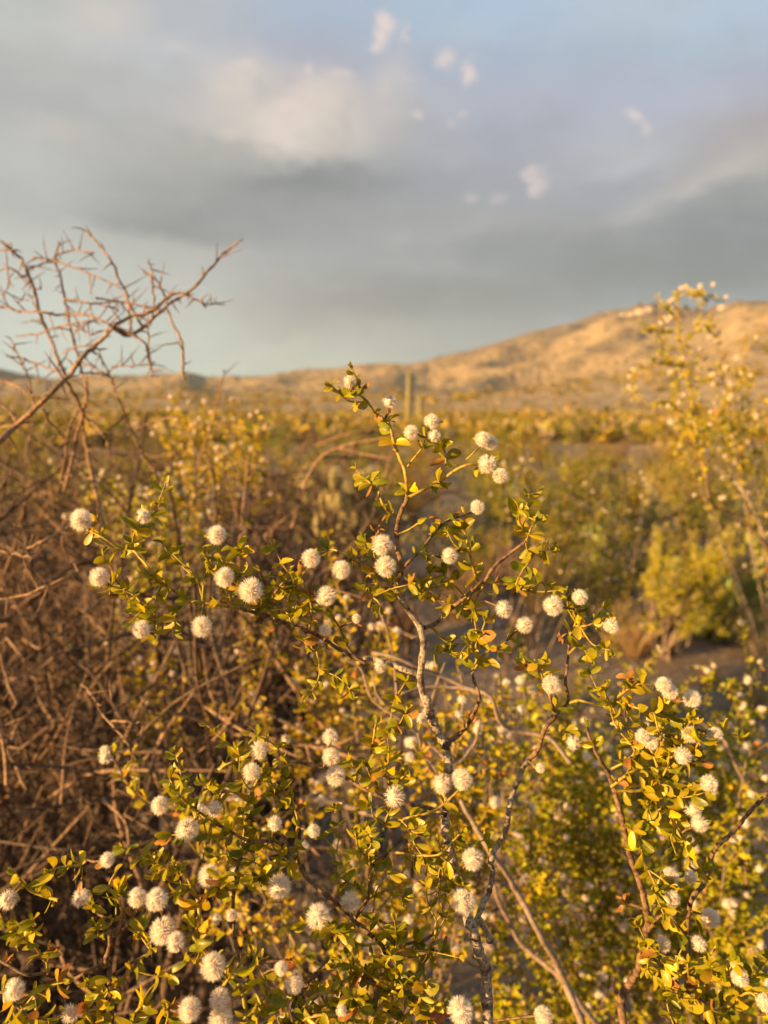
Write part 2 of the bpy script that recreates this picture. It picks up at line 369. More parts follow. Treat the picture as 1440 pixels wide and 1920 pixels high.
# ------------------------------------------------------------------ a thing's parts, gathered then linked: the 300 that show largest singly, the rest as one
class Gather:
    def __init__(self, root): self.root = root; self.loc = np.array(root.location); self.g = {}; self.inst = {}
    def add(self, name, m, V, F, uv=None): self.g.setdefault((name, m.name), []).append((V, F, uv, m))
    def put(self, name, mesh, R, loc, s): self.inst.setdefault(name, []).append((mesh, R, np.asarray(loc, float), s))
    @staticmethod
    def score(c, size):
        x, y, d = proj(c)
        if d < .02: return -1
        v = size/d
        if x < -20 or x > 1460 or y < -20 or y > 1940: v *= .001
        return v
    def finish(self, cap=300, minpx=8, base_names=True):
        keep_by = {}
        for (name, mn), lst in self.g.items():
            for it in lst:
                c = it[0].mean(axis=0); ext = np.linalg.norm(it[0].max(axis=0)-it[0].min(axis=0))
                keep_by.setdefault(name, []).append((self.score(c, ext), it))
        for name, lst in keep_by.items():
            lst.sort(key=lambda q: -q[0]); single = [q for q in lst[:cap] if q[0]*FPX >= minpx or len(lst) <= 3]; rest = lst[len(single):]
            for _, (V, F, uv, m) in single:
                link(name, mesh_from(name, V-self.loc, F, m, uv=uv), self.root)
            if rest:
                mats = []; VV, FF, UU, MI = [], [], [], []; k = 0
                for _, (V, F, uv, m) in rest:
                    if m not in mats: mats.append(m)
                    VV.append(V-self.loc); UU.append(uv if uv is not None else np.zeros((len(V), 2)))
                    FF += [[i+k for i in f] for f in F]; MI += [mats.index(m)]*len(F); k += len(V)
                o = link('fine_'+name+'s' if not name.endswith('ch') else 'fine_'+name+'es', mesh_from(name, np.vstack(VV), FF, mats, MI, np.vstack(UU)), self.root); o['kind'] = 'stuff'
        for name, lst in self.inst.items():
            sc = [(self.score(q[2], q[3]), q) for q in lst]; sc.sort(key=lambda q: -q[0])
            single = [q for q in sc[:cap] if q[0]*FPX >= minpx]; rest = sc[len(single):]
            for _, (mesh, R, loc, s) in single:
                o = link(name, mesh, self.root); M4 = Matrix.Identity(4)
                for i in range(3):
                    for j in range(3): M4[i][j] = R[i, j]*s
                    M4[i][3] = loc[i]-self.loc[i]
                o.matrix_local = M4
            if rest:
                groups = {}
                for _, (mesh, R, loc, s) in rest: groups.setdefault(mesh.name, (mesh, []))[1].append((R*s, loc-self.loc))
                mats = []; VV = []; loops = []; starts = []; MI = []; k = 0; lc = 0
                for mesh, ms in groups.values():
                    V, F, mi = mesh_arrays(mesh); lm = []
                    for m in mesh.materials:
                        if m not in mats: mats.append(m)
                        lm.append(mats.index(m))
                    RR = np.array([a for a, _ in ms]); LL = np.array([b for _, b in ms])
                    VV.append((np.einsum('nij,vj->nvi', RR, V)+LL[:, None, :]).reshape(-1, 3))
                    fl = np.concatenate([np.array(f) for f in F]); sz = np.array([len(f) for f in F])
                    n = len(ms); loops.append((fl[None]+(np.arange(n)*len(V))[:, None]+k).ravel())
                    st = np.concatenate([[0], np.cumsum(sz)[:-1]]); starts.append((st[None]+(np.arange(n)*sz.sum())[:, None]+lc).ravel())
                    MI.append(np.tile([lm[i] for i in mi], n)); k += n*len(V); lc += n*int(sz.sum())
                me = bpy.data.meshes.new(name); VV = np.vstack(VV); LO = np.concatenate(loops).astype(np.int32); ST = np.concatenate(starts).astype(np.int32)
                me.vertices.add(len(VV)); me.vertices.foreach_set('co', VV.astype(np.float32).ravel())
                me.loops.add(len(LO)); me.loops.foreach_set('vertex_index', LO)
                me.polygons.add(len(ST)); me.polygons.foreach_set('loop_start', ST)
                for m in mats: me.materials.append(m)
                me.polygons.foreach_set('material_index', np.concatenate(MI).astype(np.int32))
                me.polygons.foreach_set('use_smooth', np.ones(len(ST), dtype=bool)); me.update(calc_edges=True); me.validate()
                o = link({'leaf': 'small_leaves', 'fuzzy_fruit': 'small_fuzzy_fruits', 'thorn': 'small_thorns'}.get(name, 'small_'+name+'s'), me, self.root); o['kind'] = 'stuff'

# ------------------------------------------------------------------ creosote growth
def put_leaf(G, loc, d, size, lo=False, dry=.05, gold=.2):
    r = RNG.random(); k = 2 if r < dry else (3 if r < dry+gold else (0 if r < dry+gold+.42 else 1))
    src = LOWLEAF[k] if lo else LEAVES[k]
    me = src[RNG.integers(len(src))]; sv = np.array(SUN_V)*RNG.choice((1.0, 1.0, -1.0)); R = rot_to(d, sv*1.0+rv()*.75)
    R[:, 1] *= RNG.uniform(.75, 1.15)
    G.put('leaf', me, R, loc, size)
def leaf_node(G, p, t, a, size, lo=False, dry=.05, prob=.92, gold=.2):
    for s in (-1, 1):
        if RNG.random() > prob: continue
        d0 = nz(t*RNG.uniform(.2, .9)+a*s+rv()*.25); b = np.cross(t, a)
        sp = RNG.uniform(.2, .55); sz = size*RNG.uniform(.65, 1.15)
        put_leaf(G, p, nz(d0+b*sp), sz, lo, dry, gold)
        if RNG.random() < .85: put_leaf(G, p, nz(d0-b*sp), sz*RNG.uniform(.85, 1.05), lo, dry, gold)
def leafy(G, P, size=.0068, dens=1.0, side=.3, lo=False, f0=0.0, rad=.0005, level=0, dry=.05, node=NODE, gold=.2):
    s = arclen(P); L = s[-1]; u = max(f0*L, node*.6); k = 0
    while u < L:
        i = min(np.searchsorted(s, u), len(P)-1); j = max(i-1, 0); p = P[i]; t = nz(P[i]-P[j]) if i != j else nz(P[-1]-P[0])
        ref = np.cross(t, FW if k % 2 == 0 else UPV); a = nz(ref+rv()*.35); a = nz(a-t*(a@t))
        if RNG.random() < dens: leaf_node(G, p, t, a, size, lo, dry, gold=gold)
        if level < 2 and u < L*.84 and RNG.random() < side*(1 if level == 0 else .35):
            sg = RNG.choice((-1, 1)); n = RNG.integers(2, 5); d = nz(t*RNG.uniform(.4, 1.0)+a*sg+np.array((0, 0, .25)))
            ln = n*node*RNG.uniform(.8, 1.1)
            Q = catmull([p, p+d*ln*.5, p+nz(d+t*.4+np.array((0, 0, .15)))*ln], node*.5)
            V, F, uv = tube(Q, np.linspace(rad*.9, rad*.55, len(Q)), 5 if not lo else 3, .1, 0 if lo else node)
            G.add('twig', M_TWG, V, F, uv); leafy(G, Q, size*.9, min(1, dens*1.1), side, lo, .25, rad*.8, level+1, dry, node, gold)
        u += node*RNG.uniform(.85, 1.2); k += 1
    p = P[-1]; t = nz(P[-1]-P[-2])
    for _ in range(2): put_leaf(G, p, nz(t+rv()*.5), size*.6, lo, 0, gold)

def parse(block, crops):
    """lines 'name style d0 d1 w0 w1 dens side [crop] | x,y x,y' -> list of specs in photograph pixels"""
    out = []
    for ln in block.strip().splitlines():
        ln = ln.strip()
        if not ln or ln[0] == '#': continue
        h, p = ln.split('|'); h = h.split(); pts = [tuple(float(v) for v in q.split(',')) for q in p.split()]
        if len(h) > 7: ox, oy, s = crops[h[7]]; pts = [(ox+x/s, oy+y/s) for x, y in pts]
        out.append((h[0], float(h[1]), float(h[2]), float(h[3]), float(h[4]), float(h[5]), float(h[6]), pts))
    return out
CROPS = {'A': (0, 400, 2.88), 'B': (600, 680, 3.13), 'C': (100, 920, 2.667), 'D': (640, 1080, 2.571), 'E': (260, 1320, 2.88), 'F': (700, 1320, 3.2),
         'G': (1000, 1220, 2.743), 'H': (0, 1440, 3.43), 'I': (0, 840, 2.25), 'J': (1000, 520, 3.2727), 'K': (940, 860, 2.88)}

def grow(G, specs, size=.0068, lo=False, base=None, sides=8, step=.0022, dry=.05, gold=.2, node=NODE, wiggle=1.0):
    samples = []
    for sty, d0, d1, w0, w1, dens, side, pts in specs:
        n = len(pts); dd = np.linspace(d0, d1, n) if n > 1 else [d0]
        ph = RNG.uniform(0, 6)
        P3 = [W(x, y, d*(1+.012*wiggle*math.sin(ph+1.7*i))) for i, ((x, y), d) in enumerate(zip(pts, dd))]
        r0, r1 = w0*d0/FPX/2, w1*d1/FPX/2
        P = catmull(P3, step*(d0/.27 if lo else 1)); P = P+RNG.normal(size=P.shape)*r1*.12
        tt = arclen(P); tt /= tt[-1]; R = r0+(r1-r0)*tt
        if base is not None and pts[0][1] > 1925:
            q = P[0]; ext = catmull([base, base*.6+q*.4+np.array((0, -.02, .04)), q], .03)[:-1]
            P = np.vstack([ext, P]); R = np.concatenate([np.linspace(r0*1.7, r0, len(ext)), R])
        V, F, uv = tube(P, R, 5 if lo else sides, .16 if sty in 'op' else .08, node*(2.2 if sty == 'o' else 1) if not lo else 0)
        G.add('stem' if sty in 'op' else ('branch' if sty == 'b' else 'twig'), STY[sty], V, F, uv)
        if dens > 0: leafy(G, P, size, dens, side, lo, 0.0, max(.0004, r1), 0, dry, node, gold)
        for p in P[::2]: samples.append(p)
        if sty == 'o' and not lo:      # knobs and short broken spurs on old wood
            for _ in range(int(len(P)/9)):
                i = RNG.integers(len(P)); p = P[i]; d = nz(rv()+FW*-.3); q = catmull([p, p+d*(R[i]+RNG.uniform(.0006, .0022))], .001)
                V, F, uv = tube(q, [R[i]*.45]*(len(q)-1)+[R[i]*.3], 5, .3); G.add('spur', STY[sty], V, F, uv)
    return np.array(samples)

def attach_fruits(G, S, fruits, lo=False, dj=.004, dfix=None):
    sx = np.array([proj(p) for p in S])
    for (x, y, w) in fruits:
        dist = np.hypot(sx[:, 0]-x, sx[:, 1]-y); i = int(np.argmin(np.abs(dist-w*.55)+(dist < w*.3)*30)); d = sx[i, 2]-.006+RNG.uniform(-dj, 0)
        c = W(x, y, d); r = w*d/FPX/2; b = S[i]; ax = nz(nz(c-b)+rv()*.35+np.array((0, 0, .2)))
        R = rot_to(ax); R = np.stack([R[:, 1], R[:, 2], R[:, 0]], axis=1)   # +Z of the fruit along ax
        L = FRUITS_LO if lo else FRUITS
        G.put('fuzzy_fruit', L[RNG.integers(len(L))], R, c, r*RNG.uniform(1.08, 1.22))
        foot = c-ax*r*.48
        if np.linalg.norm(foot-b) < .09:
            Q = catmull([b, (b+foot)/2+rv()*.0008, foot], .002); V, F, uv = tube(Q, np.linspace(.00038, .00048, len(Q)), 5, .1); G.add('fruit_stalk', M_BRN, V, F, uv)
            for s in (-1, 1):
                if RNG.random() < .6: put_leaf(G, foot, nz(-ax*.2+rv()), .0035 if not lo else .004, lo, .5)

# ------------------------------------------------------------------ terrain: the sandy flat and the hills as one sheet
def px_ae(x, y):
    v = FW + (x-720)/FPX*RT + (960-y)/FPX*UPV
    return math.atan2(v[0], v[1]), math.atan2(v[2], math.hypot(v[0], v[1]))
BACK = [(-400, 705), (-120, 690), (0, 694), (40, 704), (100, 712), (160, 718), (260, 716), (330, 712), (352, 702), (372, 703), (400, 715), (480, 712), (560, 706), (640, 697), (700, 688), (780, 681), (810, 674), (870, 658),
        (930, 641), (1000, 621), (1060, 606), (1110, 592), (1160, 579), (1195, 573), (1230, 576), (1290, 581), (1330, 580), (1370, 568), (1400, 563), (1440, 566), (1560, 555), (1800, 600)]
FRONT = [(-400, 742), (0, 738), (150, 728), (260, 716), (335, 703), (350, 702), (380, 712), (450, 714), (540, 704), (620, 693), (680, 684), (740, 680), (800, 688), (860, 686), (930, 672), (1000, 655), (1080, 634), (1150, 616), (1220, 603),
         (1300, 598), (1350, 584), (1400, 572), (1440, 570), (1560, 575), (1800, 640)]
def prof(lst, th):
    a = np.array([px_ae(*p) for p in lst]); v = np.interp(th, a[:, 0], a[:, 1])
    lo, hi = a[0], a[-1]
    m = .035+.02*np.sin(3*th+1)+.012*np.sin(7*th)
    w = np.clip(np.maximum(lo[0]-th, th-hi[0])/.35, 0, 1); w = w*w*(3-2*w)
    return v*(1-w)+m*w
def terrain_h(X, Y):
    r = np.hypot(X, Y)+1e-6; th = np.arctan2(X, Y)
    eb = np.tan(prof(BACK, th)); ef = np.tan(prof(FRONT, th))
    xs = np.clip((th+.45)/.9, 0, 1)
    Rb = 3300-1100*xs; Rf = 1500-250*xs
    def hill(e, R0, r0, pw, fall):
        t = np.clip((r-r0)/(R0-r0), 0, 1); up = t**pw
        over = np.clip((r-R0)/(R0*fall), 0, 1)
        return e*R0*(up*(1-over*over*(3-2*over)))
    hf = hill(ef, Rf, 260, 1.25, .5); hb = hill(eb, Rb, 800, 1.35, .6)
    # spurs and gullies run from the upper right down towards the lower left of the view
    wx = X+60*fbm(X/220, Y/220, 3, 5); wy = Y+60*fbm(X/220+9, Y/220, 3, 6)
    c = (wx*.80-wy*.60); s_ = (wx*.60+wy*.80)
    rd = fbm(c/250, s_/620, 5, 31, True)-.55
    rd2 = fbm(c/75+3, s_/150, 4, 47, True)-.5
    env_f = np.clip(hf/35, 0, 1)*np.clip((Rf*1.02-r)/(Rf*.16), .22, 1)
    hf = hf+env_f*(rd*72+rd2*13)
    env_b = np.clip(hb/60, 0, 1)*np.clip((Rb*1.02-r)/(Rb*.14), .10, 1)
    hb = hb+env_b*(rd*60+rd2*20)
    knob = np.clip(fbm(X/38, Y/38, 3, 77, True)-.62, 0, 1)*60*np.clip((hb-150)/90, 0, 1)*np.clip(1-np.abs(th-.36)/.14, 0, 1)
    h = np.maximum(np.maximum(hf, hb+knob), 0)
    near = (vnoise(X/1.9, Y/1.9, 3)-.5)*.05+(vnoise(X/.5, Y/.5, 4)-.5)*.018+(vnoise(X/14, Y/14, 9)-.5)*.25*np.clip(r/30, 0, 1)
    near = near*np.clip(1-r/200, 0, 1)+np.clip((r-60)/200, 0, 1)*(fbm(X/60, Y/60, 3, 21)-.5)*3
    return h+near
def gz(x, y): return float(terrain_h(np.array([x]), np.array([y]))[0])

m = bpy.data.materials.new('desert_ground'); m.use_nodes = True
def ground_material(m):
    nt = m.node_tree; L = nt.links; b = nt.nodes['Principled BSDF']; b.inputs['Roughness'].default_value = .95; b.inputs['Specular IOR Level'].default_value = .15
    g = nt.nodes.new('ShaderNodeNewGeometry')
    def noise(sc, det=5, ro=.6):
        n = nt.nodes.new('ShaderNodeTexNoise'); n.inputs['Scale'].default_value = sc; n.inputs['Detail'].default_value = det; n.inputs['Roughness'].default_value = ro
        L.new(g.outputs['Position'], n.inputs['Vector']); return n.outputs['Fac']
    def ramp(f, a, b_, p0=.35, p1=.65):
        r = nt.nodes.new('ShaderNodeValToRGB'); L.new(f, r.inputs[0]); e = r.color_ramp.elements
        e[0].position = p0; e[0].color = (*a, 1); e[1].position = p1; e[1].color = (*b_, 1); return r.outputs[0]
    def mix(f, a, b_):
        n = nt.nodes.new('ShaderNodeMix'); n.data_type = 'RGBA'
        if isinstance(f, float): n.inputs[0].default_value = f
        else: L.new(f, n.inputs[0])
        for i, v in ((6, a), (7, b_)):
            if isinstance(v, tuple): n.inputs[i].default_value = (*v, 1)
            else: L.new(v, n.inputs[i])
        return n.outputs[2]
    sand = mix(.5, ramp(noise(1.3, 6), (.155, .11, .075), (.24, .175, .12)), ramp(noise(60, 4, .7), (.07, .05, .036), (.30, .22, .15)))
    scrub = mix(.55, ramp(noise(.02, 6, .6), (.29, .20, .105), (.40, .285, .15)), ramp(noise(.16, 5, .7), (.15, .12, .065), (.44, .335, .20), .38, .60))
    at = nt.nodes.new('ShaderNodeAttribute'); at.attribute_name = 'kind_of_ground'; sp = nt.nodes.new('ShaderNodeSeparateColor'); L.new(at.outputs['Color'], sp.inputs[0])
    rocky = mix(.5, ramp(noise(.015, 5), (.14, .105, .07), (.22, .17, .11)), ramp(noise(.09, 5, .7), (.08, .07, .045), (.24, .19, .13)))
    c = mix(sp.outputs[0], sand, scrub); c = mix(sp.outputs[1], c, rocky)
    L.new(c, b.inputs['Base Color'])
    bp = nt.nodes.new('ShaderNodeBump'); bp.inputs['Strength'].default_value = .9; bp.inputs['Distance'].default_value = .012
    L.new(noise(70, 6, .65), bp.inputs['Height'])
    bp2 = nt.nodes.new('ShaderNodeBump'); bp2.inputs['Strength'].default_value = .6; bp2.inputs['Distance'].default_value = 5.0
    L.new(noise(.10, 6, .65), bp2.inputs['Height'])
    mn = nt.nodes.new('ShaderNodeMix'); mn.data_type = 'VECTOR'; L.new(sp.outputs[0], mn.inputs[0]); L.new(bp.outputs[0], mn.inputs[4]); L.new(bp2.outputs[0], mn.inputs[5])
    L.new(mn.outputs[1], b.inputs['Normal'])
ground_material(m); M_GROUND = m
def build_ground():
    th = np.concatenate([np.radians(np.arange(-180, -38, 1.5)), np.radians(np.arange(-38, 38, .14)), np.radians(np.arange(38, 180, 1.5))])
    rr = np.concatenate([[.15], np.geomspace(.4, 60, 90), np.geomspace(65, 4800, 260), [5000, 5200]])
    T, R = np.meshgrid(th, rr); X = R*np.sin(T); Y = R*np.cos(T); Z = terrain_h(X, Y); Z[-1] = 0
    n, k = Z.shape; V = np.stack([X, Y, Z], -1).reshape(-1, 3); V = np.vstack([V, [0, 0, float(Z[0].mean())]])
    idx = np.arange(n*k).reshape(n, k); q = np.roll(idx, -1, axis=1)
    F = np.stack([idx[:-1], idx[1:], q[1:], q[:-1]], -1).reshape(-1, 4)[:, ::-1]
    me = bpy.data.meshes.new('ground'); tri = np.stack([idx[0], q[0], np.full(k, n*k)], -1)
    LO = np.concatenate([F.ravel(), tri.ravel()]).astype(np.int32); ST = np.concatenate([np.arange(len(F))*4, len(F)*4+np.arange(k)*3]).astype(np.int32)
    me.vertices.add(len(V)); me.vertices.foreach_set('co', V.astype(np.float32).ravel()); me.loops.add(len(LO)); me.loops.foreach_set('vertex_index', LO)
    me.polygons.add(len(ST)); me.polygons.foreach_set('loop_start', ST); me.materials.append(M_GROUND)
    me.polygons.foreach_set('use_smooth', np.ones(len(ST), dtype=bool)); me.update(calc_edges=True); me.validate()
    # which ground it is: sand near by, scrub-covered slopes far off, bare rock on the upper ridge
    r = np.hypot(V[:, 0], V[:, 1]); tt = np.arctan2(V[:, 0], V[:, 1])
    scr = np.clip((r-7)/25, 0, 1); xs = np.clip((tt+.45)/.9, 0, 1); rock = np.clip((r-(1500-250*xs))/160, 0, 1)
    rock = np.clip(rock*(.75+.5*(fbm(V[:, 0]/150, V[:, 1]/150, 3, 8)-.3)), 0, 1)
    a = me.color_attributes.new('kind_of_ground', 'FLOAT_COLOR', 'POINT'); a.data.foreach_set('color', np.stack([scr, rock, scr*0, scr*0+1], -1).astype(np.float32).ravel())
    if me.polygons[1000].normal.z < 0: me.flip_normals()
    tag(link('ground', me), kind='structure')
build_ground()

# ------------------------------------------------------------------ the evening haze
def build_haze():
    m = bpy.data.materials.new('haze'); m.use_nodes = True; nt = m.node_tree; nt.nodes.clear()
    v = nt.nodes.new('ShaderNodeVolumePrincipled'); v.inputs['Color'].default_value = (.78, .87, 1.0, 1); v.inputs['Density'].default_value = HAZE; v.inputs['Anisotropy'].default_value = 0
    o = nt.nodes.new('ShaderNodeOutputMaterial'); nt.links.new(v.outputs[0], o.inputs['Volume'])
    a, z0, z1 = 5300, -6, 470
    V = [(x, y, z) for z in (z0, z1) for x, y in ((-a, -a), (a, -a), (a, a), (-a, a))]; F = [(3, 2, 1, 0), (4, 5, 6, 7), (0, 1, 5, 4), (1, 2, 6, 5), (2, 3, 7, 6), (3, 0, 4, 7)]
    tag(link('haze', mesh_from('haze', V, F, m, smooth=False)), 'thin warm evening haze over the flat and the hills', 'haze', kind='stuff')
HAZE = .00003
build_haze()

# ------------------------------------------------------------------ gravel on the sand
M_PEB = mat('pebble', (.3, .25, .2), .9, [(.3, (.12, .10, .08)), (.7, (.36, .29, .23))], 9, coord='Pos')
def build_gravel(n=5200):
    P = []; F = []; base = np.array([(1, 0, 0), (-1, 0, 0), (0, 1, 0), (0, -1, 0), (0, 0, 1), (0, 0, -1)], float)
    f = [(0, 2, 4), (2, 1, 4), (1, 3, 4), (3, 0, 4), (2, 0, 5), (1, 2, 5), (3, 1, 5), (0, 3, 5)]
    r = 1.3+6.5*RNG.random(n)**1.3; t = RNG.uniform(-.6, .6, n); X = r*np.sin(t); Y = r*np.cos(t); Z = terrain_h(X, Y); V = []
    for i in range(n):
        s = RNG.lognormal(-5.0, .55)*np.array((1, RNG.uniform(.6, 1), RNG.uniform(.4, .8))); V.append(base*s*(1+.3*(RNG.random((6, 1))-.5))+(X[i], Y[i], Z[i]+s[2]*.3)); F += [[a+6*i for a in q] for q in f]
    tag(link('gravel', mesh_from('gravel', np.vstack(V), F, M_PEB, smooth=False)), 'grey brown pebbles and grit scattered over the sandy ground', 'gravel', kind='stuff')
build_gravel()

# ------------------------------------------------------------------ desert shrubs of the flat
M_SHRUB = {
 'green': mat('shrub_green', (.2, .2, .03), .55, [(.3, (.10, .12, .012)), (.7, (.27, .24, .022))], 1.3, trans=.3, coord='Pos', objvar=1),
 'yellow': mat('shrub_yellow', (.3, .25, .04), .55, [(.3, (.20, .17, .012)), (.7, (.38, .29, .025))], 1.3, trans=.3, coord='Pos', objvar=1),
 'grey': mat('shrub_grey', (.25, .22, .12), .8, [(.3, (.16, .14, .06)), (.7, (.32, .26, .12))], 1.3, trans=.2, coord='Pos', objvar=1),
 'tan': mat('dry_grass', (.4, .28, .12), .8, [(.3, (.30, .20, .08)), (.7, (.50, .36, .17))], 1.3, trans=.3, coord='Pos', objvar=1),
 'brown': mat('dry_brush', (.2, .12, .07), .9, [(.3, (.05, .03, .017)), (.7, (.18, .10, .05))], 2.0, coord='Pos', objvar=1)}
M_STEM = mat('shrub_stem', (.22, .15, .10), .9, [(.3, (.12, .08, .05)), (.7, (.30, .21, .14))], 30, coord='Pos')
def quads(C, N, S, asp=.6):
    """leaf-shaped faces at centres C with directions N and sizes S"""
    n = len(C); a = N/np.linalg.norm(N, axis=1)[:, None]; b = np.cross(a, RNG.normal(size=(n, 3))); b /= np.linalg.norm(b, axis=1)[:, None]+1e-9
    S = S[:, None]; V = np.stack([C, C+a*S*.5+b*S*asp*.5, C+a*S, C+a*S*.5-b*S*asp*.5], 1).reshape(-1, 3)
    return V, (np.arange(n)[:, None]*4+np.arange(4)).tolist()
def shrub_proto(kind, h, w, nst, nleaf, ls, seed):
    r = np.random.default_rng(seed); SV, SF, k = [], [], 0; tips = []
    for _ in range(nst):
        a = r.uniform(0, 2*math.pi); lean = r.uniform(.15, 1)**.7
        end = np.array((math.cos(a)*w*lean, math.sin(a)*w*lean, h*(1.05-.45*lean*lean)*r.uniform(.75, 1.05)))
        mid = end*np.array((.35, .35, .55))+r.normal(size=3)*w*.07
        P = catmull([np.zeros(3), mid, end], h/7); V, F, _u = tube(P, np.linspace(.012*h, .003*h, len(P)), 4, .1); SV.append(V); SF += [[i+k for i in f] for f in F]; k += len(V)
        for j in range(len(P)//3, len(P)): tips.append((P[j], .05+.12*r.random()))
        for _b in range(3):
            p0 = P[r.integers(len(P)//3, len(P))]; p1 = p0+(nz(r.normal(size=3)+end/h*1.2))*h*r.uniform(.12, .3)
            V, F, _u = tube([p0, (p0+p1)/2, p1], [.005*h, .004*h, .002*h], 3, 0); SV.append(V); SF += [[i+k for i in f] for f in F]; k += len(V)
            for q in (.4, .7, 1.0): tips.append((p0*(1-q)+p1*q, .04+.08*r.random()))
    ti = r.integers(0, len(tips), nleaf); C = np.array([tips[i][0]+r.normal(size=3)*tips[i][1]*.45*h for i in ti])
    C = C[C[:, 2] > .02]; N = r.normal(size=(len(C), 3))+np.array((0, 0, .6)); V, F = quads(C, N, ls*r.uniform(.6, 1.3, len(C)), .45 if kind != 'tan' else .15)
    return mesh_from('stems', np.vstack(SV), SF, M_STEM), mesh_from('foliage', V, F, M_SHRUB[kind], smooth=False)
def grass_proto(h, w, n, seed):
    r = np.random.default_rng(seed); V, F = [], []
    for i in range(n):
        a = r.uniform(0, 2*math.pi); l = r.random()**.6; b0 = np.array((math.cos(a), math.sin(a), 0))*w*.25*l; t = b0+np.array((math.cos(a)*w*l, math.sin(a)*w*l, h*r.uniform(.6, 1.1)*(1-.25*l)))
        s = nz(np.cross(t-b0, r.normal(size=3)))*.004; m_ = b0*.5+t*.5+np.array((0, 0, h*.1)); k = len(V); V += [b0-s, b0+s, m_+s*.8, m_-s*.8, t]; F += [(k, k+1, k+2, k+3), (k+3, k+2, k+4)]
    return mesh_from('blades', V, F, M_SHRUB['tan'], smooth=False)
PROTO = {'creosote': [shrub_proto('green', 1.15, .75, 16, 2600, .045, 100+i) for i in range(3)], 'yellow': [shrub_proto('yellow', 1.0, .7, 14, 2400, .045, 110+i) for i in range(3)],
         'bursage': [shrub_proto('grey', .55, .5, 14, 1800, .03, 120+i) for i in range(3)], 'brush': [shrub_proto('brown', .75, .6, 26, 1500, .03, 130+i) for i in range(3)],
         'paloverde': [shrub_proto('yellow', 2.3, 1.6, 16, 4500, .06, 140+i) for i in range(2)]}
GRASS = [grass_proto(.5, .25, 420, 150+i) for i in range(3)]
INFO = {'creosote': ('creosote_bush', 'blurred olive green creosote bush out on the desert flat', 'bush', 'olive green bushes on the flat'),
        'yellow': ('desert_shrub', 'blurred yellow green shrub glowing in low sun on the flat', 'shrub', 'yellow green shrubs on the flat'),
        'bursage': ('bursage', 'blurred low grey green rounded bursage on the flat', 'shrub', 'low grey green shrubs on the flat'),
        'brush': ('dry_shrub', 'blurred bare brown twiggy shrub on the flat', 'shrub', 'bare brown shrubs on the flat'),
        'paloverde': ('palo_verde', 'far off palo verde tree with rounded golden green crown', 'tree', 'palo verde trees before the hills'),
        'grass': ('grass_clump', 'blurred clump of dry straw coloured grass on the flat', 'grass', 'dry grass clumps on the flat')}
def plant(kind, x, y, s, label=None, group=True, rz=None):
    nm, lab, cat, grp = INFO[kind]; z = gz(x, y)-.01
    if label is None:
        px = 720+FPX*x/y; r = math.hypot(x, y)
        zone = 'behind the arching thorn branches' if px < 300 else 'left of the sharp central twig' if px < 640 else 'behind the sharp central twig' if px < 860 else 'right of the sharp central twig' if px < 1180 else 'behind the tall right creosote'
        band = 'near' if r < 9 else 'middle distance' if r < 20 else 'farther' if r < 45 else 'far'
        lab = band+' '+lab.replace('blurred ', '').replace('far off ', '').replace(' out on the desert flat', '').replace(' on the flat', '')+', '+zone; grp = band+' '+grp+' '+zone
    t = empty(nm, (x, y, z), label or lab, cat, grp if group else None); t.scale = (s*RNG.uniform(.9, 1.15), s*RNG.uniform(.9, 1.15), s*RNG.uniform(.85, 1.15)); t.rotation_euler.z = RNG.uniform(0, 6.28) if rz is None else rz
    if kind == 'grass': link('blades', GRASS[RNG.integers(3)], t)
    else:
        st, fo = PROTO[kind][RNG.integers(len(PROTO[kind]))]
        link('stems', st, t); link('foliage', fo, t)
    return t
def sandy(x, y):   # open sand of the path that crosses the view
    return (abs(y-(3.75+.10*x)) < .42 and x > -.6) or (abs(x+.02) < .28 and 1.6 < y < 4.2)
def build_flat():
    pts = []; cnt = 0; tries = 0
    plan = [(4.2, 9, 56), (9, 20, 95), (20, 45, 120), (45, 120, 190)]
    for r0, r1, n in plan:
        c = 0; tries = 0
        while c < n and tries < n*30:
            tries += 1; r = math.sqrt(RNG.uniform(r0*r0, r1*r1)); t = RNG.uniform(-.52, .52); x, y = r*math.sin(t), r*math.cos(t)
            if sandy(x, y): continue
            if any((x-a)**2+(y-b)**2 < (.24+.009*r)**2*(2.0) for a, b in pts): continue
            px = 720+FPX*math.tan(t); u = RNG.random()
            if r < 9: kind = 'brush' if (px < 620 and u < .5) else ('bursage' if u < .35 else 'grass' if u < .55 else 'yellow' if u < .8 else 'creosote')
            elif r < 20: kind = 'brush' if u < (.6 if px < 900 else .3) else 'bursage' if u < .55 else 'grass' if u < .65 else 'yellow' if u < .85 else 'creosote'
            elif r < 45: kind = 'brush' if u < .25 else 'bursage' if u < .35 else 'grass' if u < .42 else 'yellow' if u < .75 else 'creosote'
            else: kind = 'paloverde' if u < .25 else 'creosote' if u < .55 else 'yellow' if u < .85 else 'brush'
            s = RNG.uniform(.6, .95)
            if kind == 'paloverde': s = RNG.uniform(.45, .75)
            if r < 5.5: s *= .8
            pts.append((x, y)); plant(kind, x, y, s); c += 1
build_flat()
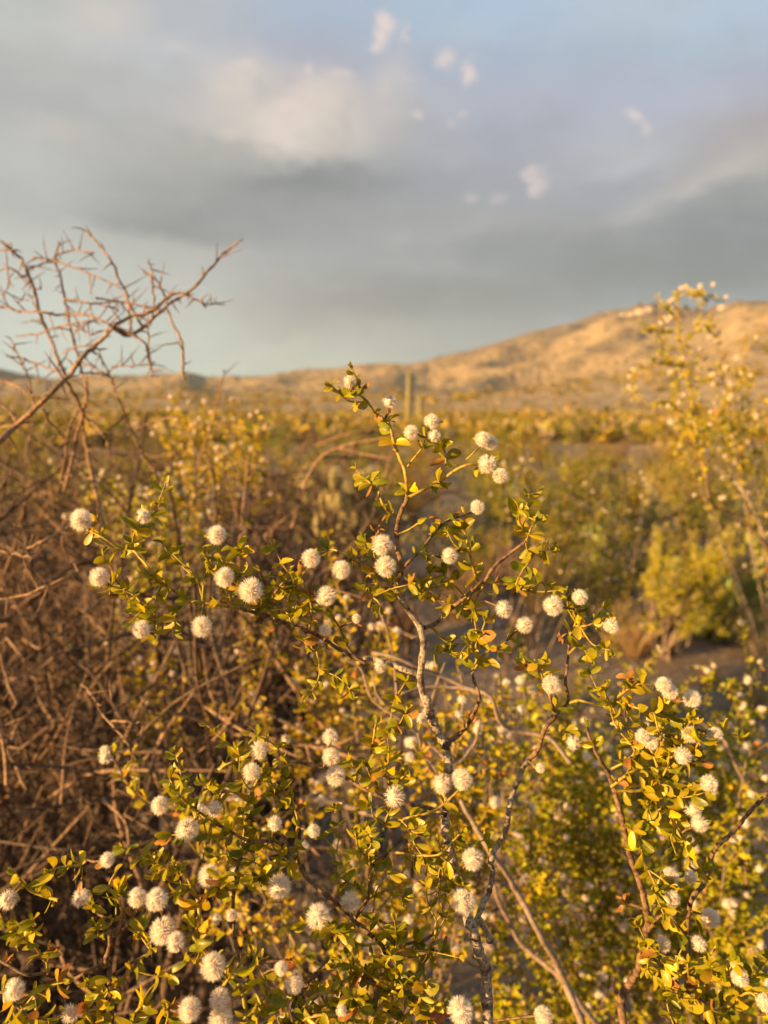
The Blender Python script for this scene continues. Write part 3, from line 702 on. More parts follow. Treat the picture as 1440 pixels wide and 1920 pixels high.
def build_path_edge():
    for px, py, kind, s in ((1010, 1150, 'grass', .8), (1080, 1185, 'bursage', .6), (1150, 1215, 'grass', .6), (1420, 1235, 'bursage', .6), (960, 1120, 'brush', .6), (1040, 1100, 'yellow', .5), (1110, 1130, 'brush', .55), (1440, 1150, 'creosote', .55),
                            (900, 1100, 'yellow', .5), (860, 1160, 'grass', .6), (1250, 1330, 'grass', .35), (1400, 1345, 'grass', .4), (1050, 1325, 'bursage', .3), (1330, 1290, 'grass', .3), (1190, 1235, 'grass', .45), (980, 1210, 'grass', .4)):
        a = math.atan((py-960)/FPX)+PITCH; d = CAM_H/math.tan(a)/math.cos(math.atan((px-720)/FPX)); q = W(px, py, 1)-CP; k = CAM_H/-q[2]; plant(kind, q[0]*k, q[1]*k, s)
build_path_edge()
def build_litter(n=420):
    V, F, k = [], [], 0
    for _ in range(n):
        r = RNG.uniform(1.8, 7); t = RNG.uniform(-.55, .55); x, y = r*math.sin(t), r*math.cos(t); p = np.array((x, y, gz(x, y)+.004)); a = RNG.uniform(0, 6.28); l = RNG.uniform(.03, .16); e = p+np.array((math.cos(a)*l, math.sin(a)*l, RNG.uniform(0, .03)))
        v, f, _u = tube([p, (p+e)/2+rv()*l*.12, e], [.003, .0025, .0012], 4, .1); V.append(v); F += [[i+k for i in q] for q in f]; k += len(v)
    tag(link('twig_litter', mesh_from('twig_litter', np.vstack(V), F, M_STEM)), 'dry fallen twigs lying over the sandy ground', 'litter', kind='stuff')
build_litter()
def build_far_scrub(n=15000):
    r = 30*np.exp(RNG.random(n)*math.log(2600/30)); t = RNG.uniform(-.75, .75, n); X = r*np.sin(t); Y = r*np.cos(t); Z = terrain_h(X, Y)
    C, S = [], []
    for i in range(n):
        s = RNG.uniform(.35, .9) if r[i] < 110 else RNG.uniform(.5, 1.7) if r[i] < 350 else RNG.uniform(1.0, 3.2)
        k = 9; q = RNG.normal(size=(k, 3)); q /= np.linalg.norm(q, axis=1)[:, None]; q[:, 2] = np.abs(q[:, 2]); C.append(np.array((X[i], Y[i], Z[i]))+q*s*(.35+.3*RNG.random((k, 1)))); S.append(np.full(k, s*.8))
    C = np.vstack(C); S = np.concatenate(S); V, F = quads(C, RNG.normal(size=C.shape), S, .7)
    tag(link('far_scrub', mesh_from('far_scrub', V, F, [M_SHRUB['yellow'], M_SHRUB['green'], M_SHRUB['grey']], np.repeat(RNG.integers(0, 3, n), 9), smooth=False)), 'soft mass of far desert scrub running up to and over the hills', 'scrub', kind='stuff')
build_far_scrub()

# ------------------------------------------------------------------ boulders on the upper ridge
M_ROCK = mat('ridge_rock', (.42, .34, .25), .9, [(.3, (.28, .22, .16)), (.7, (.52, .42, .31))], .05, coord='Pos')
def boulder(px, w, dist, lab, squash=.6):
    th, _ = px_ae(px, 640); x, y = dist*math.sin(th), dist*math.cos(th); rr = w/2/FPX*dist
    n, k = 9, 14; V = []; F = []
    for j in range(n+1):
        for i in range(k):
            ph = math.pi*j/n; a = 2*math.pi*i/k; d = np.array((math.sin(ph)*math.cos(a), math.sin(ph)*math.sin(a), math.cos(ph)))
            d = np.sign(d)*np.abs(d)**.8; q = .72+.5*float(fbm(np.array([d[0]*2+px]), np.array([d[1]*2+d[2]*1.7]), 3, int(px))[0]); V.append(d*rr*q*np.array((1, 1, squash)))
    for j in range(n):
        for i in range(k): F.append((j*k+i, j*k+(i+1) % k, (j+1)*k+(i+1) % k, (j+1)*k+i))
    o = link('boulder', mesh_from('boulder', V, F, M_ROCK, smooth=False)); o.location = (x, y, gz(x, y)+rr*squash*.25); o.rotation_euler.z = px; tag(o, lab, 'rock', 'pale boulders along the ridge')
for px, w, lab in ((1132, 10, 'small pale boulder leftmost on the ridge skyline'), (1166, 14, 'pale knob of rock just left of the ridge summit cluster'), (1182, 18, 'pale boulder at left end of the ridge summit cluster'), (1200, 24, 'largest pale boulder in middle of the ridge summit cluster'),
                   (1216, 18, 'pale boulder at right end of the ridge summit cluster'), (1262, 14, 'pale boulder on the skyline beside the tall creosote tip'), (1352, 16, 'pale boulder on the saddle near right edge')):
    boulder(px, w, 2150, lab)

# ------------------------------------------------------------------ saguaros
M_SAG = mat('saguaro_skin', (.24, .22, .07), .7, [(.3, (.17, .145, .06)), (.7, (.25, .21, .09))], 3, coord='Pos')
def saguaro(px, ytop, ybase, w, d, lab):
    b = W(px, ybase, d); x, y = b[0], b[1]; z = gz(x, y); h = (W(px, ytop, d)[2]-z); r0 = w/2/FPX*d; ns, k = 26, 48; V, F = [], []
    for j in range(ns):
        t = j/(ns-1); rr = r0*(.78+.22*math.sin(math.pi*min(1, t*1.1+.1)))*(1 if t < .93 else math.sqrt(max(0, 1-((t-.93)/.07)**2))*.98+.02)
        for i in range(k):
            a = 2*math.pi*i/k; q = rr*(1+.09*math.cos(a*16)); V.append((q*math.cos(a)+.03*h*math.sin(t*2)*.3, q*math.sin(a), t*h))
    for j in range(ns-1):
        for i in range(k): F.append((j*k+i, j*k+(i+1) % k, (j+1)*k+(i+1) % k, (j+1)*k+i))
    o = link('saguaro', mesh_from('saguaro', V, F, M_SAG)); o.location = (x, y, z-.05); tag(o, lab, 'cactus', 'saguaro cacti in the distance')
saguaro(766, 694, 800, 10, 66, 'taller slim saguaro cactus standing on the flat before the hills')
saguaro(787, 738, 800, 9, 70, 'shorter saguaro cactus just right of the taller one')

# ------------------------------------------------------------------ cholla and prickly pear
M_CHO = mat('cholla_joint', (.28, .24, .09), .7, [(.3, (.18, .165, .06)), (.7, (.34, .28, .11))], 20, trans=.15, coord='Pos')
M_PAD = mat('cactus_pad', (.26, .28, .05), .55, [(.3, (.17, .20, .05)), (.7, (.36, .36, .06))], 9, trans=.1, coord='Pos', objvar=1)
M_SPINE = mat('cactus_spine', (.55, .44, .24), .6, trans=.3)
def joint_mesh(seed):
    r = np.random.default_rng(seed); P = catmull([(0, 0, 0), (.02, 0, .06), (0, 0, .13)], .01); t = np.linspace(0, 1, len(P)); V, F, _ = tube(P, .024*(np.sin(math.pi*(t*.86+.1))**.5), 9, .15)
    mi = [0]*len(F); V = list(V); F = list(F)
    for _ in range(260):
        i = r.integers(len(P)); d = nz(r.normal(size=3)); p = P[i]+d*.018; s = nz(np.cross(d, r.normal(size=3)))*.0012; k = len(V); V += [p-s, p+s, p+d*.028]; F.append((k, k+1, k+2)); mi.append(1)
    return mesh_from('joint', V, F, [M_CHO, M_SPINE], mi)
JOINTS = [joint_mesh(s) for s in range(3)]
def cholla(px, pyb, d, h, n, lab):
    b = W(px, pyb, d); x, y = b[0], b[1]; z = gz(x, y); t = empty('cholla', (x, y, z), lab, 'cactus'); V, F, uv = tube(catmull([(0, 0, -.02), (.02, .0, h*.3), (0, 0, h*.55)], .05), [.035]*2+[.03]*(len(catmull([(0, 0, -.02), (.02, .0, h*.3), (0, 0, h*.55)], .05))-2), 8, .2)
    link('trunk', mesh_from('trunk', V, F, M_STEM, uv=uv), t); open_ = [(np.array((0, 0, h*RNG.uniform(.3, .55))), nz(rv()*np.array((1, 1, .3))+np.array((0, 0, .5)))) for _ in range(7)]; c = 0
    while c < n:
        i = RNG.integers(len(open_)); p, dr = open_[i]; s = h/.7*RNG.uniform(.8, 1.2); R = rot_to(dr); R = np.stack([R[:, 1], R[:, 2], R[:, 0]], 1)
        o = link('joint', JOINTS[c % 3], t); M4 = Matrix.Identity(4)
        for a in range(3):
            for b_ in range(3): M4[a][b_] = R[a, b_]*s
            M4[a][3] = p[a]
        o.matrix_local = M4; e = p+dr*.115*s; c += 1
        if e[2] < h and e[2] > .1: open_ += [(e, nz(dr*.5+rv()+np.array((0, 0, .45)))) for _ in range(2)]
cholla(640, 985, 5.6, .85, 120, 'pale yellow spiny cholla cactus behind the left of the central twig')
cholla(676, 905, 9.0, .62, 45, 'smaller pale cholla cactus just behind the larger one')
cholla(1212, 985, 7.0, .60, 55, 'pale cholla cactus left of the prickly pear clump')
def pad_mesh(seed):
    r = np.random.default_rng(seed); nu, nv = 18, 8; V, F = [], []
    for j in range(nv+1):
        ph = math.pi*j/nv
        for i in range(nu):
            a = 2*math.pi*i/nu; rad = math.sin(ph); x = rad*math.cos(a); z = rad*math.sin(a); y = math.cos(ph)
            V.append((x*(.42+.10*z), y*.075, .5+z*.5))
    for j in range(nv):
        for i in range(nu): F.append((j*nu+i, j*nu+(i+1) % nu, (j+1)*nu+(i+1) % nu, (j+1)*nu+i))
    mi = [0]*len(F)
    for gx in np.arange(-.36, .4, .12):
        for gz_ in np.arange(.08, .98, .11):
            w = .42+.1*(gz_-.5)*2
            if (gx/w)**2+((gz_-.5)/.5)**2 > .95: continue
            for sy in (-1, 1):
                for _ in range(2):
                    p = np.array((gx+r.uniform(-.02, .02), sy*.065, gz_+r.uniform(-.02, .02))); d = nz(np.array((r.normal()*.5, sy, r.normal()*.5))); s = nz(np.cross(d, r.normal(size=3)))*.008; k = len(V); V += [p-s, p+s, p+d*.11]; F.append((k, k+1, k+2)); mi.append(1)
    return mesh_from('pad', V, F, [M_PAD, M_SPINE], mi)
PADS = [pad_mesh(s) for s in range(3)]
def prickly(px, pyb, d, n, h, spread, lab):
    b = W(px, pyb, d); x, y = b[0], b[1]; z = gz(x, y); t = empty('prickly_pear', (x, y, z), lab, 'cactus', None); open_ = []
    for i in range(9): open_.append((np.array((RNG.uniform(-spread, spread)*.6, RNG.uniform(-.2, .2), 0)), nz(np.array((RNG.normal()*.4, RNG.normal()*.2, 1)))))
    c = 0; q = 0
    while c < n and q < 2000:
        q += 1; p, dr = open_[RNG.integers(len(open_))]; s = RNG.uniform(.10, .15)
        if abs(p[0]) > spread or p[2]+s > h: continue
        R = rot_to(dr, np.array((RNG.normal()*.7, -1, 0))); # x axis = long direction
        Rm = np.stack([R[:, 1], R[:, 2], R[:, 0]], 1); o = link('pad', PADS[c % 3], t); M4 = Matrix.Identity(4)
        for a in range(3):
            for b_ in range(3): M4[a][b_] = Rm[a, b_]*s
            M4[a][3] = p[a]
        o.matrix_local = M4; c += 1
        for _ in range(2): open_.append((p+nz(dr+R[:, 1]*RNG.uniform(-.6, .6))*s*.93, nz(dr*.6+R[:, 1]*RNG.uniform(-1, 1)+rv()*.3+np.array((0, 0, .5)))))
prickly(1390, 1190, 4.3, 90, .70, .32, 'prickly pear clump with round yellow green pads at right edge')
prickly(1330, 1160, 4.6, 60, .62, .34, 'prickly pear with upright pads between the green creosote and the right edge')
prickly(1100, 1075, 5.6, 30, .5, .3, 'small prickly pear left of the green creosote bush')
prickly(1270, 1100, 5.2, 34, .42, .25, 'low prickly pear behind the green creosote bush')
prickly(150, 1210, 3.6, 26, .32, .3, 'shaded prickly pear under the thorny brush at left')

# ------------------------------------------------------------------ dry thorn bushes on the left
def thorn_mesh(m):
    P = np.array([(0, 0, 0), (.5, RNG.uniform(-.06, .06), RNG.uniform(-.06, .06)), (1, RNG.uniform(-.1, .1), 0)]); V, F, uv = tube(P, [1, .75, .15], 5, .1)
    V = V.copy(); c = np.repeat(P, 5, axis=0); V[:15, 1:] = c[:, 1:]*14+(V[:15, 1:]-c[:, 1:]); V[:15, 0] = c[:, 0]; V[15] = (1.03, P[2, 1]*14, P[2, 2]*14)
    return mesh_from('thorn', V, F, m, uv=uv)
THORNS = {m.name: [thorn_mesh(m) for _ in range(3)] for m in (M_THB, M_THG)}
def thorn(G, p, d, ln, r, m):
    R = rot_to(d); R[:, 1] *= r/ln; R[:, 2] *= r/ln; G.put('thorn', THORNS[m.name][RNG.integers(3)], R, p, ln)
def thorny(G, P, R, sty, sp, ln, sides=7, name='branch', prob=.85, th=True, low=False):
    if low and (min(proj(q)[1] for q in P[::3]) < 770 or proj(P[-1])[1] < 770 or (name != 'stem' and min(proj(q)[2] for q in P) < .52)): return
    V, F, uv = tube(P, R, sides, .22); G.add(name, STY[sty], V, F, uv)
    s = arclen(P); u = sp*RNG.random()
    while th and u < s[-1]:
        i = min(np.searchsorted(s, u), len(P)-1); j = max(0, i-1); t = nz(P[i]-P[j]) if i != j else nz(P[1]-P[0])
        if RNG.random() < prob:
            a = rv(); a = nz(a-t*(a@t)); r = float(np.broadcast_to(R, (len(P),))[i]); thorn(G, P[i], nz(a+t*RNG.uniform(-.1, .5)), ln*(.25+1.25*RNG.random()**1.5), min(.0014, max(r*.55, .0006)), STY[sty])
        u += sp*RNG.uniform(.5, 1.5)
THORN = parse('''
h .50 .56 14 9 1 0 A | -260,1500 -60,1290 0,1230 80,1150 190,1050 310,935 370,880 440,780 520,710 610,615
h .56 .58 8 6 1 0 A | 610,615 700,560 830,525 930,440 980,430
h .56 .60 9 4 1 0 A | 610,615 700,660 790,600 870,520 960,455 1030,420 1100,340 1170,260 1240,190 1300,145
h .58 .59 5 4 1 0 A | 980,430 1050,460 1090,480 1110,510
h .59 .60 3 2 1 0 A | 1100,495 1160,490 1220,498
h .70 .60 9 6 1 0 A | 560,1700 470,1280 430,1040 390,960 350,880 310,780 260,650 210,530 180,400 140,300 110,240 60,190 0,150
h .66 .62 8 4 1 0 A | 350,1500 420,1180 470,970 440,850 410,730 380,600 350,470 330,360 300,250 320,150
h .58 .57 6 4 1 0 A | 770,610 700,500 680,430 640,350 590,240 520,150 440,75
h .57 .58 5 4 1 0 A | 700,650 700,560 680,430
h .62 .60 4 3 1 0 A | 170,235 300,260 420,300 540,350 660,410
h .62 .56 4 6 1 0 A | 0,500 100,525 220,535 350,545 470,550 590,600
h .56 .57 6 3 1 0 A | 590,600 680,640 780,700 800,780 825,880
h .60 .58 4 4 1 0 A | 350,465 450,475 560,500 640,530
h .60 .58 4 4 1 0 A | 520,460 600,470 700,485 830,520
h .57 .58 6 3 1 0 A | 990,900 985,740 960,640 920,570 890,460 850,370 800,270
h .57 .57 4 4 1 0 A | 770,310 820,350 830,430 830,520
h .60 .60 4 3 1 0 A | 185,1030 160,900 110,790 60,680
h .60 .58 4 4 1 0 A | 30,765 130,790 250,830 340,870
h .60 .58 5 4 1 0 A | 0,900 80,930 200,990 380,1000
h .72 .62 6 4 1 0 A | 900,1500 800,1340 740,1240 690,1120 640,1000 590,880 530,740
h .60 .62 4 4 1 0 A | 440,800 550,860 600,890
h .60 .62 3 4 1 0 A | 430,860 520,865 590,885
h .60 .58 3 4 1 0 A | 80,660 200,650 350,605 500,575
h .62 .62 4 3 1 0 A | 140,310 230,270 300,262
h .61 .62 3 3 1 0 A | 0,310 60,295 120,350 180,405 220,410
h .62 .62 3 2 1 0 A | 70,320 40,400 10,470
h .60 .58 3 4 1 0 A | 330,760 430,720 500,710
h .58 .59 4 3 1 0 A | 800,560 800,700 820,870
h .60 .62 3 2 1 0 A | 600,830 750,820 880,825
h .58 .58 3 3 1 0 A | 390,600 500,650 600,610
h .60 .60 3 3 1 0 A | 400,630 460,600 520,580
h .60 .61 4 3 1 0 A | 310,220 400,200 510,215
h .64 .64 5 4 1 0 A | 430,1040 470,1110 560,1200 590,1300
h .66 .66 6 5 1 0 A | 420,1060 370,1180 350,1330 330,1440
h .75 .74 5 4 1 0 A | 690,1200 830,1120 960,1100
h .80 .75 4 3 1 0 A | 1050,1400 1110,1240 1180,1000 1210,840
h .55 .58 5 4 1 0 A | 230,1060 300,1160 360,1220
h .55 .55 6 4 1 0 A | -60,960 0,1020 80,1110 100,1200
h .55 .56 4 3 1 0 A | 0,200 60,195 110,205
h .56 .57 3 2 1 0 A | 150,460 90,480
h .50 .46 7 5 1 0 I | -80,400 0,430 130,460
h .50 .50 6 4 1 0 I | 0,450 100,430 200,380 300,330
h .48 .46 6 3 1 0 I | 0,640 100,620 230,570 330,520
h .46 .44 7 3 1 0 I | 350,990 400,1060 430,1120 490,1190 545,1250 560,1340
h .44 .44 5 4 1 0 I | 380,1035 460,1022
h .44 .44 5 4 1 0 I | 470,1150 540,1155 600,1170
h .60 .60 10 7 1 0 I | -20,1100 20,1230 60,1330 110,1440
h .60 .60 6 5 1 0 I | 0,870 30,980 70,1080
h .70 .70 7 4 1 0 I | 30,800 90,880 150,970
''', CROPS)
def build_thorn_bush():
    base = np.array((-.40, .88, gz(-.40, .88))); t = empty('thorn_bush', base, 'leafless thorny bush at left with bare spiny branches arching up into the sky', 'bush'); G = Gather(t)
    for sty, d0, d1, w0, w1, dens, side, pts in THORN:
        P = catmull([W(x, y, d*(1+.02*math.sin(i*2.1+x))) for i, ((x, y), d) in enumerate(zip(pts, np.linspace(d0, d1, len(pts))))], .006); P = P+RNG.normal(size=P.shape)*.0004
        R = np.linspace(w0*d0/FPX/2, w1*d1/FPX/2, len(P)); R[-1] *= .5
        thorny(G, P, R*.88, sty, .0075, .0165)
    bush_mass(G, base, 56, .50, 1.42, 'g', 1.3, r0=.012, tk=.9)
    G.finish(cap=300, minpx=9)
def bush_mass(G, base, nst, rad, h, sty, dense, seedlean=(.2, 1), r0=.008, tk=1.0):
    """stems fan out from the ground, fork three times and carry thorns"""
    for _ in range(nst):
        a = RNG.uniform(0, 2*math.pi); l = RNG.uniform(*seedlean); e = base+np.array((math.cos(a)*rad*l, math.sin(a)*rad*l, h*RNG.uniform(.7, 1)*(1.0-.25*l*l)))
        b = base+np.array((math.cos(a)*.09*l, math.sin(a)*.09*l, 0)); m1 = b*.65+e*.35+rv()*.07+np.array((0, 0, .05)); m2 = b*.3+e*.7+rv()*.08
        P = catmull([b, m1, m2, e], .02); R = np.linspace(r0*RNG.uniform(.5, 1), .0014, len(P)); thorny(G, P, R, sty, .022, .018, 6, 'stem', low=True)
        if proj(P[-1])[1] < 770: continue
        for _b in range(int(8*dense)):
            i = RNG.integers(len(P)//4, len(P)-1); d = nz(rv()+nz(P[i+1]-P[i])*.6+np.array((0, 0, .15))); ln = RNG.uniform(.12, .34); Q = catmull([P[i], P[i]+d*ln*.5+rv()*.02, P[i]+nz(d+rv()*.4)*ln], .016)
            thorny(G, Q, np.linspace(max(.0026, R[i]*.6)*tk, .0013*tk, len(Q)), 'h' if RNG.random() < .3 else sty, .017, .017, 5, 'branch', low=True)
            for _c in range(4):
                j = RNG.integers(1, len(Q)-1); d2 = nz(rv()+d*.4); l2 = RNG.uniform(.04, .13); S = catmull([Q[j], Q[j]+d2*l2*.5+rv()*.008, Q[j]+d2*l2], .015)
                thorny(G, S, np.linspace(.0019*tk, .0009*tk, len(S)), 'h' if RNG.random() < .35 else sty, .016, .013, 4, 'twig', low=True)
build_thorn_bush()
def thorn_bush_behind(x, y, n, rad, h, lab, dense=1, minpx=9):
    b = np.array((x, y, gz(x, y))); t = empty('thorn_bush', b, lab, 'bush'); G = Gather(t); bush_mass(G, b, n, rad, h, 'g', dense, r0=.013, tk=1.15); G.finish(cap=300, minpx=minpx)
thorn_bush_behind(-.95, 1.75, 58, .62, 1.50, 'dense dry brown thorn bush behind the arching one at far left edge')
thorn_bush_behind(-.38, 2.05, 64, .55, 1.36, 'reddish brown bare twiggy bush behind the left creosote sprays', 1)
thorn_bush_behind(-1.02, .50, 44, .42, 1.02, 'dense dark thorn bush out of view past the left edge, added to shade its neighbour', 1)  # unseen bush, added so that its shadow darkens the lower left brush
thorn_bush_behind(-1.5, 3.1, 26, .8, 1.25, 'brown bare brush farthest back at the left edge', .8)
thorn_bush_behind(-.55, 3.3, 22, .6, .85, 'low brown bare brush beyond the reddish thorn bush', .8)

# ------------------------------------------------------------------ creosote bushes behind the sharp one
def spray_bush(name_label, base, regions, group=None, extra=None, balls=2.2, leafsize=.0075, frac=(.3, .55), sty='o', seglen=None, minpx=9, cap=300, tips=None, side=.28, stemw=(.0042, .0011), dens=.9, gold=.3):
    base = np.array((base[0], base[1], gz(base[0], base[1]))); t = empty('creosote_bush', base, name_label, 'bush', group); G = Gather(t)
    def one(x, y, d, tipdir=None):
        P1 = W(x, y, d); n = RNG.uniform(.1, .3); b = base+np.array((RNG.normal()*.04, RNG.normal()*.04, 0)); ctr = b*(1-.55)+P1*.55
        out = np.array(((P1-b)[0], (P1-b)[1], 0))*-.12; c2 = ctr+out+rv()*.05+np.array((0, 0, .02)); c1 = b*.75+P1*.25+out*.9+rv()*.04
        P = catmull([b, c1, c2, b*.22+P1*.78+rv()*.02+out*.2, P1], .009)
        for i in range(1, len(P)): P[i] += RNG.normal(size=3)*.0006
        V, F, uv = tube(P, np.linspace(stemw[0]*RNG.uniform(.6, 1.1), stemw[1]*.7, len(P)), 6, .15); G.add('stem', STY[sty], V, F, uv)
        s = arclen(P); f = RNG.uniform(*frac); i0 = np.searchsorted(s, s[-1]*(1-f))
        Q = P[max(0, min(i0, len(P)-4)):]
        leafy(G, Q, leafsize, dens, side, True, 0, .0009, 0, .04, NODE*1.35, gold)
        # side sprigs carrying leaves and fruits
        for _ in range(int(4+len(Q)/5)):
            i = RNG.integers(0, len(Q)-1); tt = nz(Q[i+1]-Q[i]); d_ = nz(tt*RNG.uniform(.3, 1)+rv()); l = RNG.uniform(.025, .075); S = catmull([Q[i], Q[i]+d_*l*.5, Q[i]+nz(d_+np.array((0, 0, .4)))*l], .008)
            V, F, uv = tube(S, np.linspace(.0008, .0005, len(S)), 4, 0); G.add('twig', M_TWG if RNG.random() < .7 else M_BRN, V, F, uv); leafy(G, S, leafsize, dens, side, True, .15, .0006, 1, .04, NODE*1.2, gold)
            if RNG.random() < balls*.16:
                for _k in range(1 if RNG.random() < .7 else 2):
                    R = rot_to(rv()); G.put('fuzzy_fruit', FRUITS_LO[RNG.integers(3)], R, S[-1]+nz(d_+rv()*.7)*.004, RNG.uniform(.0036, .0048))
        R = rot_to(rv()); G.put('fuzzy_fruit', FRUITS_LO[0], R, P[-1]+rv()*.004, .0038)
    for x0, y0, x1, y1, n, d0, d1 in regions:
        for _ in range(n): one(RNG.uniform(x0, x1), RNG.uniform(y0, y1), RNG.uniform(d0, d1))
    for q in (tips or []): one(*q)
    if extra:
        sp_ = parse(extra, CROPS); S = grow(G, sp_, leafsize*.95, True, base, 6, .004, gold=gold)
        for sty, d0, d1, w0, w1, dens_, sd_, pts in sp_:
            if dens_ > 0:
                for q in pts[1:]:
                    for _ in range(2):
                        if RNG.random() < balls*.13: G.put('fuzzy_fruit', FRUITS_LO[RNG.integers(3)], rot_to(rv()), W(q[0]+RNG.normal()*9, q[1]+RNG.normal()*9, d1), RNG.uniform(.0036, .0048))
    G.finish(cap=cap, minpx=minpx)
spray_bush('tall airy creosote bush at right rising above the hill skyline', (1.02, 1.55), [(1240, 640, 1300, 760, 1, 1.1, 1.2), (1350, 720, 1420, 880, 2, 1.15, 1.25)],
    extra='''o 1.2 1.2 9 6 0 0 J | 1500,2100 1450,1700 1340,1400 1270,1290 1200,1220 1110,1160
b 1.2 1.2 8 5 0 0 J | 1120,1420 1080,1360 1060,1220 1010,1090 940,990
b 1.2 1.2 7 4 0 0 J | 1600,1900 1300,1500 1080,1400 1000,1340 910,1290
t 1.15 1.15 6 3 .8 .5 J | 1060,1220 1010,1000 960,700 920,500 890,320 880,150 880,100 930,60
t 1.15 1.15 4 3 .8 .5 J | 980,640 1080,620 1200,560 1350,590
t 1.15 1.15 4 3 .8 .5 J | 890,330 800,330 680,320
t 1.15 1.15 4 3 .8 .5 J | 910,400 1000,330 1090,300
t 1.15 1.15 4 3 .8 .5 J | 880,130 960,90 1040,110 1110,110
t 1.15 1.15 4 3 .8 .5 J | 940,560 800,520 690,560 600,650
t 1.15 1.15 4 3 .8 .5 J | 1100,900 1200,720 1230,680
t 1.15 1.15 4 3 .8 .5 J | 960,900 860,780 740,760''', tips=[(1345, 640, 1.18), (1240, 600, 1.18), (1395, 695, 1.15)], minpx=8, balls=6, dens=.55, gold=.35, frac=(.12, .22), side=.15)
spray_bush('creosote sprays with small white fruits in the gap left of the central twig', (-.34, 1.30), [(335, 790, 490, 860, 5, 1.15, 1.35)], tips=[(357, 752, 1.2), (440, 790, 1.2), (480, 805, 1.25), (395, 800, 1.2), (370, 780, 1.15), (455, 830, 1.15), (345, 810, 1.15), (415, 840, 1.12)], frac=(.07, .12), balls=7, minpx=8, dens=.85, side=.2, gold=.45)
spray_bush('creosote sprays crossing the brown brush at left behind the nearest left branch', (-.46, 1.12), [(130, 880, 260, 925, 5, 1.0, 1.2), (250, 880, 360, 1060, 7, 1.0, 1.2), (300, 960, 400, 1120, 5, .95, 1.1)], frac=(.06, .1), balls=6.0, minpx=8, dens=.6, side=.15)
spray_bush('creosote bush with golden tips in the middle distance right of the central twig', (.33, 1.85), [(1000, 865, 1210, 960, 9, 1.5, 1.8), (930, 840, 1010, 960, 4, 1.5, 1.7), (1060, 940, 1200, 1100, 5, 1.5, 1.7)], frac=(.08, .16), balls=4, minpx=8, sty='p', dens=.7, side=.2)
spray_bush('rounded green creosote bush standing across the sandy path at right', (1.52, 3.95), [(1190, 985, 1390, 1060, 20, 3.7, 4.2), (1170, 1060, 1400, 1170, 20, 3.6, 4.2)], frac=(.35, .6), balls=5.0, minpx=8, leafsize=.013, sty='p', side=.3, stemw=(.008, .002), cap=60, gold=.3, dens=.6)
spray_bush('golden lit creosote bush filling the lower right behind the near twigs', (.40, .95), [(1000, 1330, 1440, 1560, 26, .62, .9), (880, 1250, 1060, 1500, 8, .6, .8), (860, 1560, 1200, 1900, 10, .55, .75), (1200, 1560, 1460, 1900, 16, .55, .8), (1060, 1240, 1430, 1340, 9, .8, .95)], frac=(.16, .28), balls=3.5, minpx=10, stemw=(.0036, .001), sty='p', dens=.75, side=.22,
    extra='''p .46 .45 16 10 0 0 F | 1300,2080 1230,1860 1150,1680 1080,1520 1000,1390 920,1230 860,1130 780,990 700,890 620,750 520,580
p .55 .55 12 9 0 0 F | 1500,2100 1320,1900 1120,1640 1000,1540 880,1430 740,1150 720,1000
b .62 .6 6 4 0 0 F | 930,1200 1000,1080 1100,1000
b .6 .6 8 5 0 0 G | 1100,1200 1070,1050 1010,950
p .65 .6 8 5 0 0 G | 1180,760 1080,660 1000,500 960,440 800,320 740,260''')
spray_bush('creosote bush low behind the centre with winding bare stems over the sand', (.02, .85), [(640, 1560, 840, 1760, 4, .5, .7), (440, 1180, 620, 1330, 7, .7, .9), (330, 1380, 480, 1520, 4, .45, .6), (640, 1130, 760, 1180, 3, .55, .7), (860, 1290, 960, 1420, 5, .5, .6), (480, 1600, 740, 1900, 3, .5, .62), (180, 1180, 420, 1330, 3, .8, 1.0)], frac=(.09, .18), balls=3.5, minpx=10, stemw=(.003, .0009), sty='p', dens=.7, side=.2,
    extra='''p .45 .43 9 7 0 0 D | 1100,900 1000,780 850,750 760,700 720,580 600,540 480,480 370,440 250,390 150,370
p .45 .45 7 5 0 0 D | 680,560 560,540 400,535 280,570
p .47 .47 6 4 0 0 D | 370,760 270,680 150,600 90,440 0,400
p .47 .46 6 5 0 0 D | 500,1200 460,940 400,870 370,760
p .46 .46 4 4 0 0 D | 250,380 220,260 190,180 200,130
p .46 .46 5 4 0 0 D | 270,600 250,380
p .46 .46 4 3 0 0 D | 210,620 165,560 150,460
p .47 .46 5 5 0 0 D | 420,800 540,910 620,840 650,790 670,700
p .46 .46 5 4 0 0 D | 400,250 380,290 340,300
p .46 .46 5 4 0 0 D | 430,620 460,520 500,420
b .46 .46 5 4 0 0 D | 200,130 50,90 -60,60
p .6 .58 12 11 0 0 E | 900,510 1050,530 1180,570 1310,610 1450,660 1560,720
p 1.0 1.0 7 6 0 0 I | 910,1270 870,1170 850,950 830,870
p 1.0 1.0 6 5 0 0 I | 1030,1130 990,1060 950,960 1000,860 1000,760
p .7 .7 4 3 0 0 I | 790,600 770,500 760,460
b .5 .5 4 3 0 0 E | 860,1165 780,1080 690,1090 600,1050
h .5 .5 3 2 0 0 E | 540,1120 670,1125''')

